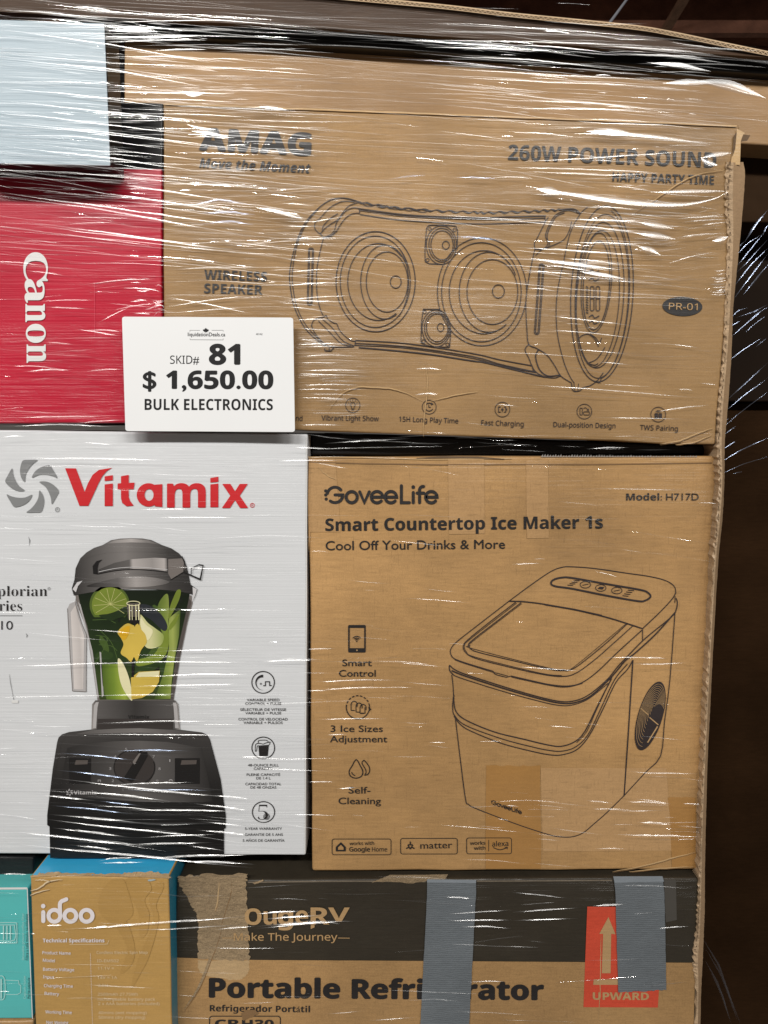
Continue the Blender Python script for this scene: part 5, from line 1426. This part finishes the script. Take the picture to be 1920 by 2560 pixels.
def inside(poly, x, y):
    c = False
    for i in range(len(poly)):
        x1, y1 = poly[i]; x2, y2 = poly[i - 1]
        if (y1 > y) != (y2 > y) and x < (x2 - x1) * (y - y1) / (y2 - y1) + x1:
            c = not c
    return c
CARD = (296, 784, 745, 1088)
def rain(poly, n, slope, ssig, lmin, lmax, wmin, wmax, Y, offsig=7.0, sig=5.0, off=0.0, clipx=None):
    xs = [p[0] for p in poly]; ys = [p[1] for p in poly]
    k = 0
    n = int(n * 0.8)
    while k < n:
        x, y = rng.uniform(min(xs), max(xs)), rng.uniform(min(ys), max(ys))
        if not inside(poly, x, y): continue
        k += 1
        L = (lmin + (lmax - lmin) * rng.random() ** 1.4) * 1.35
        m_ = rng.gauss(slope, ssig)
        x0, x1 = x - L / 2, x + L / 2
        if clipx: x0, x1 = max(clipx[0], x0), min(clipx[1], x1)
        if y > 330: x1 = min(x1, 1816 - 0.036 * (y - 400))
        if x1 - x0 < 8: continue
        yy0, yy1 = y + m_ * (x0 - x), y + m_ * (x1 - x)
        if x1 > CARD[0] and x0 < CARD[2] and max(yy0, yy1) > CARD[1] and min(yy0, yy1) < CARD[3]:
            if x < CARD[0]: x1 = CARD[0]
            elif x > CARD[2]: x0 = CARD[2]
            else: continue
            if x1 - x0 < 8: continue
            yy0, yy1 = y + m_ * (x0 - x), y + m_ * (x1 - x)
        bow = rng.gauss(0, 0.012) * (x1 - x0)
        q_ = rng.random()
        gl_ = q_ > 0.84
        (fg if gl_ else fd if q_ < 0.62 else ff).pleat([(x0, yy0), ((x0 + x1) / 2, (yy0 + yy1) / 2 + bow), (x1, yy1)], wmin + (wmax - wmin) * rng.random() ** 2, Y, rng.gauss(off, offsig), sig * (0.7 if gl_ else 0.3))

YT = 0.7615      # over the blue carton
YF = 0.7955      # over the front faces
Q = lambda x0, y0, x1, y1: [(x0, y0), (x1, y0), (x1, y1), (x0, y1)]
# upper left: over the pale blue carton and the black gap
rain(Q(-60, 30, 300, 420), 145, 0.07, 0.035, 25, 330, 2, 6.5, YT, 8, 5)
rain(Q(250, 55, 430, 480), 63, 0.075, 0.04, 20, 240, 2, 6.5, YT, 7, 5)
rain(Q(-40, 415, 410, 500), 37, 0.10, 0.04, 30, 260, 2, 6, YT, 8, 5)
# across the long carton
rain(Q(300, 70, 760, 330), 110, 0.035, 0.035, 20, 260, 2, 7, YF - 0.004, 8, 5)
rain(Q(420, 300, 800, 460), 80, 0.055, 0.04, 20, 230, 2, 7, YF, 6, 5)
rain(Q(700, 60, 1320, 470), 55, 0.05, 0.03, 60, 420, 2, 5, YF, 13, 4)
rain([(1180, 95), (1780, 170), (1790, 330), (1180, 300)], 115, 0.075, 0.03, 15, 240, 2, 6.5, YF - 0.003, 8, 5)
rain(Q(0, -10, 1500, 90), 40, 0.055, 0.03, 60, 380, 2, 5, YF, 11, 5)
rain([(1250, 60), (1800, 110), (1800, 160), (1250, 120)], 33, 0.07, 0.03, 30, 200, 2, 6, YF, 7, 5)
rain([(1200, 300), (1780, 325), (1780, 480), (1200, 440)], 68, 0.06, 0.05, 20, 200, 2, 6, YF, 7, 5)
# red carton and left of the speaker carton
rain(Q(-60, 500, 405, 660), 37, 0.09, 0.05, 40, 330, 2, 5, YF, 9, 5)
rain(Q(-60, 640, 405, 1050), 55, 0.02, 0.05, 30, 300, 2, 5, YF, 10, 5)
rain(Q(410, 470, 900, 790), 105, 0.02, 0.07, 40, 330, 2, 6, YF, 7, 5, clipx=(406, 930))
rain(Q(745, 790, 920, 1060), 55, 0.0, 0.03, 40, 200, 2, 6, YF, 7, 5, clipx=(742, 940))
# right part of the speaker carton
rain(Q(1380, 470, 1740, 560), 37, 0.08, 0.05, 30, 280, 2, 7, YF, 6, 5)
rain(Q(1320, 560, 1640, 700), 43, 0.07, 0.035, 40, 300, 2, 7.5, YF, 5, 5)
rain(Q(900, 480, 1800, 1100), 93, 0.05, 0.06, 40, 300, 2, 4.5, YF, 12, 5)
rain(Q(1660, 520, 1815, 700), 31, -0.10, 0.08, 20, 140, 2, 5, YF, 8, 6)
rain(Q(770, 1075, 1800, 1150), 37, 0.03, 0.04, 40, 260, 2, 5, YF, 9, 5)
# white and ice maker cartons: calmer
rain(Q(-60, 1075, 765, 1900), 49, 0.01, 0.03, 60, 420, 1.8, 3.6, YF, 9, 4)
rain(Q(-60, 1075, 765, 2140), 74, 0.02, 0.04, 60, 420, 1.8, 3.6, YF, 16, 4)
rain(Q(790, 1150, 1780, 2170), 80, 0.06, 0.05, 20, 170, 1.6, 3.8, YF, 8, 6)
rain(Q(1180, 2000, 1760, 2100), 24, 0.03, 0.05, 20, 160, 2, 5, YF, 6, 5)
rain(Q(780, 1620, 1100, 1900), 18, 0.01, 0.03, 40, 180, 2, 4, YF, 7, 5)
rain(Q(-40, 2140, 480, 2560), 37, 0.0, 0.05, 20, 160, 1.6, 3.5, 0.768, 10, 6)
rain(Q(440, 2190, 1740, 2560), 43, 0.01, 0.06, 20, 200, 1.6, 3.5, YF, 11, 6)
rain([(-40, 1960), (760, 2020), (780, 2150), (-40, 2100)], 12, 0.10, 0.03, 60, 420, 2, 5, YF, 7, 5)
rain([(120, 1860), (560, 1880), (600, 2120), (120, 2100)], 7, 0.09, 0.03, 80, 360, 2, 4.5, YF, 9, 5)

rain([(-40, -20), (900, 20), (1920, 120), (1920, 150), (900, 110), (-40, 70)], 34, 0.055, 0.02, 150, 700, 2, 5, 0.862, 7, 2)
rain([(1100, 70), (1840, 130), (1800, 330), (1100, 240)], 45, 0.075, 0.02, 120, 500, 2.5, 6, YF - 0.003, 5, 2)
rain(Q(-60, 30, 900, 480), 48, 0.075, 0.02, 250, 700, 2.5, 6, YT, 4, 1.5)
rain(Q(-60, 420, 900, 700), 40, 0.09, 0.03, 250, 700, 2.5, 6, YF, 4, 1.5)
rain(Q(900, 480, 1800, 800), 40, 0.06, 0.03, 200, 500, 2.5, 6, YF, 5, 1.5)
# the long lines that stand out in the photograph
T0, T01, T02, T03 = tile(0, 0), tile(0, 1), tile(0, 2), tile(0, 3)
T10, T11, T12, T13 = tile(1, 0), tile(1, 1), tile(1, 2), tile(1, 3)
T20, T21, T22, T23 = tile(2, 0), tile(2, 1), tile(2, 2), tile(2, 3)
def line(pts, w=5, Y=YF, off=0.0, sig=1.0): ff.pleat(pts, w, Y, off, sig)
for pts, w in ((((0, 65), (300, 85), (700, 125)), 6), (((480, 45), (720, 68)), 9), (((0, 120), (400, 150), (900, 190)), 4), (((700, 145), (1560, 130)), 4), (((0, 190), (690, 290), (1380, 410)), 6), (((0, 380), (700, 450), (1300, 560)), 6),
               (((0, 570), (500, 620), (1060, 690)), 7), (((0, 720), (600, 800), (1200, 870)), 6), (((0, 790), (700, 860), (1500, 960)), 6), (((0, 870), (510, 890), (1100, 970)), 6), (((0, 945), (720, 1030), (1280, 1110)), 8),
               (((0, 650), (700, 730), (1400, 790)), 6), (((0, 530), (690, 540)), 5), (((680, 590), (1040, 605), (1520, 605)), 8), (((850, 640), (1530, 660)), 5), (((700, 275), (1000, 265), (1340, 258)), 7), (((1000, 330), (1340, 322)), 8), (((760, 180), (1000, 195)), 8)):
    line(T0(*pts), w, YT, rng.gauss(0, 1.5))
for pts, w in ((((0, 1245), (350, 1300), (1050, 1400), (1659, 1470)), 9), (((0, 1275), (600, 1350), (1100, 1440), (1659, 1540)), 8), (((210, 1130), (700, 1190), (1200, 1260), (1659, 1330)), 8), (((280, 1195), (900, 1290), (1659, 1400)), 8),
               (((100, 1430), (700, 1510), (1659, 1640)), 7), (((130, 1440), (500, 1500), (1100, 1570), (1659, 1645)), 6), (((350, 1215), (1000, 1230), (1040, 1225)), 9), (((870, 1320), (1300, 1330), (1659, 1360)), 6), (((320, 1410), (900, 1415)), 5), (((400, 1455), (760, 1442)), 5), (((1060, 1190), (1440, 1200), (1659, 1210)), 7)):
    line(T0(*pts), w, YF, rng.gauss(0, 1.5))
for pts, w in ((((160, 95), (440, 130)), 6), (((510, 190), (800, 160), (1040, 145)), 6), (((240, 295), (620, 285)), 5), (((250, 330), (620, 345)), 6), (((155, 748), (480, 738)), 9), (((560, 745), (800, 735)), 6), (((0, 1050), (800, 1038)), 6), (((0, 1105), (400, 1095), (800, 1108)), 8), (((480, 1085), (810, 1060)), 6),
               (((0, 1308), (700, 1318), (1280, 1330)), 7), (((500, 1205), (750, 1225)), 4), (((0, 1175), (180, 1168)), 5), (((850, 1643), (1300, 1640)), 4), (((480, 470), (700, 510), (800, 520)), 6), (((620, 440), (740, 380), (860, 320)), 5), (((560, 480), (800, 490)), 6), (((300, 560), (480, 575)), 5), (((780, 205), (1000, 220), (1060, 240)), 6), (((720, 350), (1040, 300)), 5), (((1060, 260), (1659, 380)), 5), (((1060, 330), (1659, 250)), 5), (((1080, 370), (1659, 330)), 4)):
    line(T01(*pts), w, YF, rng.gauss(0, 1.5))
# red carton: puckered knot of film
for k in range(16):
    x, y = T01(rng.uniform(840, 1040), rng.uniform(140, 380)); s_ = rng.uniform(8, 22)
    line([(x - s_, y + rng.uniform(-8, 8)), (x, y + rng.uniform(-5, 5)), (x + s_, y + rng.uniform(-8, 8))], rng.uniform(4, 8), YF, rng.gauss(0, 5), 5)
# streaks running right from the card over the speaker drawing
B_ = region(700, 460, 3.456)
for pts, w in ((((0, 165), (300, 190)), 5), (((0, 245), (150, 275), (200, 310)), 12), (((0, 260), (100, 290), (240, 300)), 8), (((180, 245), (620, 232)), 5), (((0, 320), (300, 330), (640, 265)), 4), (((0, 470), (300, 480), (600, 460)), 5), (((0, 525), (540, 515)), 4), (((0, 640), (200, 670), (600, 662)), 7), (((0, 765), (300, 745), (610, 735)), 6),
               (((0, 880), (300, 865), (620, 848)), 7), (((0, 1005), (300, 985), (660, 960)), 6), (((0, 1005), (300, 1020), (640, 1018)), 6), (((0, 985), (200, 1010), (500, 1020)), 5), (((0, 1050), (300, 1090), (520, 1130)), 5), (((120, 1170), (400, 1175), (520, 1185)), 6), (((120, 1240), (350, 1265), (620, 1278)), 6), (((120, 1385), (350, 1390), (620, 1382)), 8), (((120, 1410), (450, 1405), (640, 1410)), 7), (((120, 1330), (400, 1380)), 5),
               (((120, 1490), (400, 1480), (740, 1490)), 6), (((120, 1545), (400, 1550), (560, 1545)), 5), (((120, 1615), (500, 1608), (820, 1618)), 5), (((120, 1650), (620, 1652)), 4)):
    line(B_(*pts), w, YF, rng.gauss(0, 1.5))
T11_ = T11
for pts, w in ((((250, 745), (600, 742), (770, 748)), 5), (((250, 770), (740, 775)), 4), (((250, 838), (700, 835)), 6), (((250, 865), (600, 870)), 5), (((250, 918), (640, 928)), 5), (((260, 1092), (600, 1100)), 6), (((440, 1215), (820, 1195), (1000, 1185)), 7), (((160, 1238), (560, 1255)), 6), (((60, 1328), (600, 1325)), 6), (((350, 1335), (620, 1385)), 5), (((1030, 730), (1200, 735)), 8), (((1030, 900), (1180, 895)), 8)):
    line(T11_(*pts), w, YF, rng.gauss(0, 2))
# upper right of the stack
for pts, w in ((((20, 290), (300, 310), (600, 340)), 7), (((650, 300), (900, 320), (1250, 345)), 6), (((1015, 270), (1280, 318), (1600, 330)), 7), (((750, 350), (1000, 365), (1400, 410)), 8), (((1020, 360), (1240, 378)), 8), (((870, 405), (1100, 425), (1280, 460)), 10), (((40, 705), (400, 710), (800, 715)), 8), (((0, 650), (500, 670), (1000, 720)), 6), (((540, 490), (640, 492)), 8), (((460, 770), (900, 790)), 5),
               (((0, 855), (400, 885)), 7), (((560, 800), (1000, 810)), 5), (((75, 1045), (500, 1030), (1180, 980)), 7), (((0, 1085), (400, 1100), (680, 1100)), 6), (((100, 1110), (600, 1140), (950, 1125)), 6), (((480, 1100), (720, 1110), (950, 1120)), 7), (((120, 1260), (500, 1270)), 8), (((470, 1340), (830, 1358)), 7), (((620, 1205), (880, 1230)), 6),
               (((330, 1420), (800, 1440), (1030, 1480)), 10), (((280, 1450), (700, 1500), (1000, 1530)), 9), (((0, 1600), (500, 1640), (900, 1655)), 10), (((360, 1570), (800, 1590), (950, 1620)), 9), (((1050, 1420), (1400, 1400)), 6), (((1100, 1440), (1400, 1420)), 6), (((1230, 1460), (1400, 1440)), 6), (((1050, 1540), (1390, 1510)), 8)):
    line(T20(*pts), w, YF - 0.002, rng.gauss(0, 1.5))
for pts, w in ((((100, 20), (400, 65), (740, 110)), 9), (((300, 10), (760, 60)), 8), (((100, 40), (500, 100), (720, 150)), 10), (((460, 110), (730, 150)), 12), (((40, 90), (500, 130)), 6), (((90, 210), (280, 225)), 5), (((150, 375), (500, 420), (890, 467)), 6), (((150, 470), (500, 500), (880, 542)), 5), (((340, 600), (800, 640)), 5), (((540, 688), (780, 708)), 6), (((1000, 570), (1225, 600)), 6), (((0, 825), (600, 870), (1330, 930)), 5), (((1080, 865), (1170, 872)), 6), (((920, 1010), (1280, 965)), 6), (((500, 1045), (1200, 1060)), 5), (((480, 1250), (760, 1240)), 5), (((1220, 825), (1330, 838)), 4), (((1200, 1600), (1330, 1605)), 5), (((400, 1505), (1250, 1520)), 4)):
    line(T21(*pts), w, YF, rng.gauss(0, 2))
for k in range(10):
    y0 = 100 + 17 * k + rng.uniform(-6, 6)
    line(T21((1300 + rng.uniform(-20, 30), y0), (1340, y0 + 8), (1385, y0 - 4)), rng.uniform(5, 12), YF - 0.003, rng.gauss(0, 4), 4)
# on the ice maker carton
for pts, w in ((((560, 942), (850, 945), (1020, 950)), 5), (((760, 985), (950, 990), (1150, 975)), 6), (((850, 945), (1000, 948)), 8), (((230, 1385), (420, 1400)), 4), (((540, 385), (680, 420)), 4), (((0, 340), (200, 335)), 4)):
    line(T22(*pts), w, YF, rng.gauss(0, 2))
for pts, w in ((((740, 20), (900, 35), (1220, 38)), 6), (((740, 218), (1030, 232)), 7), (((800, 200), (1030, 232)), 5), (((1110, 230), (1220, 236)), 7), (((810, 352), (1040, 365)), 9), (((660, 430), (900, 440), (1240, 445)), 8), (((480, 210), (650, 228)), 5), (((500, 265), (780, 270)), 4), (((520, 893), (745, 884)), 8), (((0, 935), (440, 905)), 5), (((0, 988), (430, 975)), 5), (((0, 805), (370, 845)), 4), (((930, 1040), (1150, 1025)), 4)):
    line(T23(*pts), w, YF - 0.001, rng.gauss(0, 1.5))
for pts, w in ((((310, 890), (520, 885)), 5), (((0, 968), (300, 962), (450, 955)), 6), (((330, 1105), (700, 1090), (950, 1090)), 5), (((400, 1150), (900, 1135)), 6), (((300, 1158), (500, 1160)), 6), (((380, 1345), (860, 1340)), 5), (((450, 1445), (600, 1440)), 4)):
    line(T12(*pts), w, YF, rng.gauss(0, 2))
# blender print, long falling lines
for pts, w in ((((0, 1000), (300, 995), (520, 990), (1000, 975), (1659, 972)), 7), (((870, 1070), (1300, 1055), (1659, 1050)), 6), (((760, 1130), (1200, 1125), (1659, 1110)), 5), (((660, 1190), (1200, 1185)), 5), (((560, 760), (900, 790)), 4), (((960, 905), (1659, 885)), 5), (((620, 1370), (1000, 1360), (1370, 1355)), 6), (((920, 36), (1640, 36)), 4), (((440, 1440), (1659, 1448)), 5)):
    line(T02(*pts), w, YF, rng.gauss(0, 2))
for pts, w in ((((310, 60), (700, 110), (1200, 165), (1659, 210)), 7), (((230, 170), (630, 215)), 8), (((480, 150), (800, 180), (1110, 215)), 8), (((310, 298), (700, 335), (1010, 372)), 8), (((280, 330), (700, 385), (1350, 445)), 7), (((345, 388), (840, 450)), 8), (((920, 450), (1400, 430)), 5), (((0, 400), (420, 450), (1020, 520)), 8), (((800, 495), (1390, 485)), 7), (((0, 475), (400, 525), (900, 570), (1659, 650)), 9), (((480, 500), (760, 535)), 7), (((1200, 500), (1480, 540)), 5), (((1260, 230), (1659, 280)), 7), (((1280, 345), (1659, 385)), 7), (((1270, 400), (1659, 440)), 7), (((1360, 175), (1659, 205)), 6), (((700, 110), (1260, 92)), 6), (((710, 272), (1300, 275), (1659, 285)), 7), (((860, 590), (1300, 570), (1659, 560)), 8), (((1160, 600), (1659, 625)), 8)):
    line(T03(*pts), w, YF - 0.004, rng.gauss(0, 1.5))
# lines from the mustard carton across to the black band
for pts, w in ((((330, 1050), (700, 1030), (1100, 1000), (1659, 960)), 8), (((580, 1040), (720, 1025)), 9), (((720, 1050), (1100, 1045), (1659, 1010)), 6), (((300, 1020), (400, 1018)), 6), (((690, 1030), (900, 1015)), 8), (((1390, 1046), (1659, 1025)), 5), (((620, 610), (700, 590), (900, 580)), 6), (((640, 615), (800, 618), (940, 608)), 6), (((0, 685), (200, 690)), 6), (((200, 1072), (230, 1075)), 5)):
    line(T03(*pts), w, 0.768, rng.gauss(0, 1.5))
for pts, w in ((((0, 945), (150, 935), (280, 925)), 8), (((0, 985), (250, 965), (460, 955)), 9), (((0, 1030), (200, 1010), (600, 990)), 12), (((0, 1042), (300, 1010), (640, 990)), 7), (((1200, 950), (1659, 920)), 4), (((1230, 990), (1659, 985)), 5), (((1310, 1030), (1500, 1028), (1659, 1040)), 5), (((1210, 835), (1410, 845)), 5), (((330, 90), (520, 90)), 5), (((520, 135), (660, 125)), 5), (((200, 300), (550, 310)), 4)):
    line(T13(*pts), w, YF - 0.003, rng.gauss(0, 1.5))

# cool-coloured creases (bluish light put in as a tint of the film gloss)
def cool(pts, w, Y=YF - 0.002, off=0.0): fb.pleat(pts, w, Y, off, 2.0)
V = region(100, 1760, 3.456)
for pts, w in ((((600, 408), (860, 402), (1300, 404)), 7), (((150, 420), (500, 450), (880, 495)), 5), (((130, 570), (500, 610), (900, 665)), 6), (((490, 835), (700, 862), (900, 885)), 5), (((80, 875), (500, 915), (830, 955)), 6), (((700, 745), (1250, 742), (1540, 748)), 4)): cool(V(*pts), w)
for pts, w in ((((1220, 1330), (1420, 1300), (1640, 1330)), 10), (((1280, 1385), (1480, 1380), (1659, 1390)), 12), (((1300, 1450), (1500, 1440), (1659, 1460)), 10)): cool(T0(*pts), w)
for pts, w in ((((870, 1160), (1100, 1135)), 8), (((1300, 1150), (1560, 1160)), 8), (((1260, 1530), (1600, 1560)), 9)): cool(T10(*pts), w)

# broad glows where the film bellies out
for pts, w in ((((1180, 525), (1300, 530), (1420, 550), (1530, 590), (1645, 635)), 26), (((980, 540), (1150, 530), (1310, 540)), 18), (((900, 410), (1080, 420), (1200, 445), (1290, 462)), 14), (((400, 865), (700, 868), (960, 890), (1285, 935)), 13), (((480, 850), (640, 855), (800, 870)), 26), (((1425, 990), (1300, 1005), (1225, 1025)), 16), (((1225, 1020), (1260, 1050), (1335, 1072)), 20),
               (((900, 1245), (1150, 1240), (1400, 1238)), 14), (((90, 1205), (400, 1260), (800, 1315), (1100, 1325), (1300, 1290), (1395, 1245)), 22), (((160, 1225), (240, 1235), (330, 1255)), 26), (((820, 1440), (960, 1465), (1050, 1480)), 20), (((800, 1510), (950, 1530), (1060, 1550)), 22), (((1300, 1560), (1350, 1550), (1400, 1535)), 20), (((820, 1600), (900, 1620), (960, 1650)), 20)):
    fs.swell(T20(*pts), w, YF - 0.003)
for pts, w in ((((120, 15), (400, 50), (700, 90)), 14), (((440, 100), (600, 125), (740, 150)), 16)): fs.swell(T21(*pts), w, YF - 0.003)
for pts, w in ((((0, 1345), (150, 1370), (300, 1420)), 18), (((10, 690), (120, 700), (200, 712)), 9)): fs.swell(T10(*pts), w, YF - 0.003)
for pts, w in ((((1240, 850), (1350, 860), (1480, 890)), 14), (((1210, 805), (1300, 830), (1400, 840)), 10), (((1180, 590), (1240, 610), (1330, 600)), 16), (((700, 200), (850, 195), (1020, 205)), 10), (((690, 235), (900, 240), (1300, 232)), 6)): fs.swell(T0(*pts), w, YT - 0.002)

# film fanning back from the stack's right edge to the pallets behind
YB = 0.93
fan = Film()
Rr = region(1660, 380, 5.266)
for pts, w in ((((1060, 1190), (1180, 1020), (1369, 760)), 14), (((950, 1360), (1100, 1210), (1280, 1090)), 5), (((960, 1500), (1150, 1280), (1320, 1060)), 6), (((930, 1610), (1080, 1470), (1369, 1150)), 6), (((910, 1780), (1150, 1490), (1369, 1260)), 7), (((890, 1970), (1100, 1700), (1369, 1340)), 8), (((1050, 1870), (1200, 1700), (1369, 1480)), 9), (((1300, 1100), (1369, 960)), 8), (((1000, 1240), (1060, 1180)), 6), (((880, 2180), (980, 2090), (1100, 2050)), 5), (((950, 2180), (1180, 2110), (1369, 2010)), 6), (((1130, 2212), (1250, 2120), (1369, 2040)), 6)):
    fan.pleat(Rr(*pts), w * 0.75, YB, rng.gauss(6, 4), 1.5)
for pts, w in ((((1400, 540), (1520, 440), (1650, 330)), 6), (((1420, 455), (1480, 420)), 5), (((1510, 495), (1640, 390)), 4), (((1390, 690), (1500, 610), (1620, 530)), 5), (((1370, 955), (1500, 840), (1659, 690)), 9), (((1365, 1020), (1500, 910), (1659, 790)), 6), (((1370, 1110), (1500, 1000), (1659, 880)), 5), (((1365, 1080), (1405, 1055)), 7), (((1365, 1165), (1450, 1105)), 6), (((1365, 1255), (1450, 1200)), 7), (((1362, 1330), (1500, 1255), (1659, 1180)), 8), (((1362, 1410), (1500, 1350), (1659, 1300)), 5), (((1440, 1410), (1490, 1400)), 6), (((1580, 590), (1655, 530)), 5)):
    fan.pleat(T21(*pts), w * 0.7, YB, rng.gauss(6, 4), 1.5)
for pts, w in ((((1240, 1110), (1330, 1270), (1460, 1640)), 9), (((1250, 1240), (1330, 1400), (1420, 1659)), 7), (((1290, 1330), (1360, 1480), (1400, 1600)), 7), (((1255, 1170), (1345, 1330), (1480, 1659)), 6)):
    fan.pleat(T23(*pts), w * 1.3, 0.86, rng.gauss(0, 3), 2)

ff.build('level_creases', FILM_MAT, wrap)
fg.build('glinting_creases', FILM_GLINT, wrap)
fd.build('faint_creases', FILM_FAINT, wrap)
fs.build('broad_folds', FILM_SOFT, wrap, True)
fb.build('cool_creases', FILM_BLUE, wrap)
fan.build('fanning_creases', FILM_BLUE, wrap)

for o in SC.objects:
    for key in ('front', 'curl'):
        if key in o:
            del o[key]
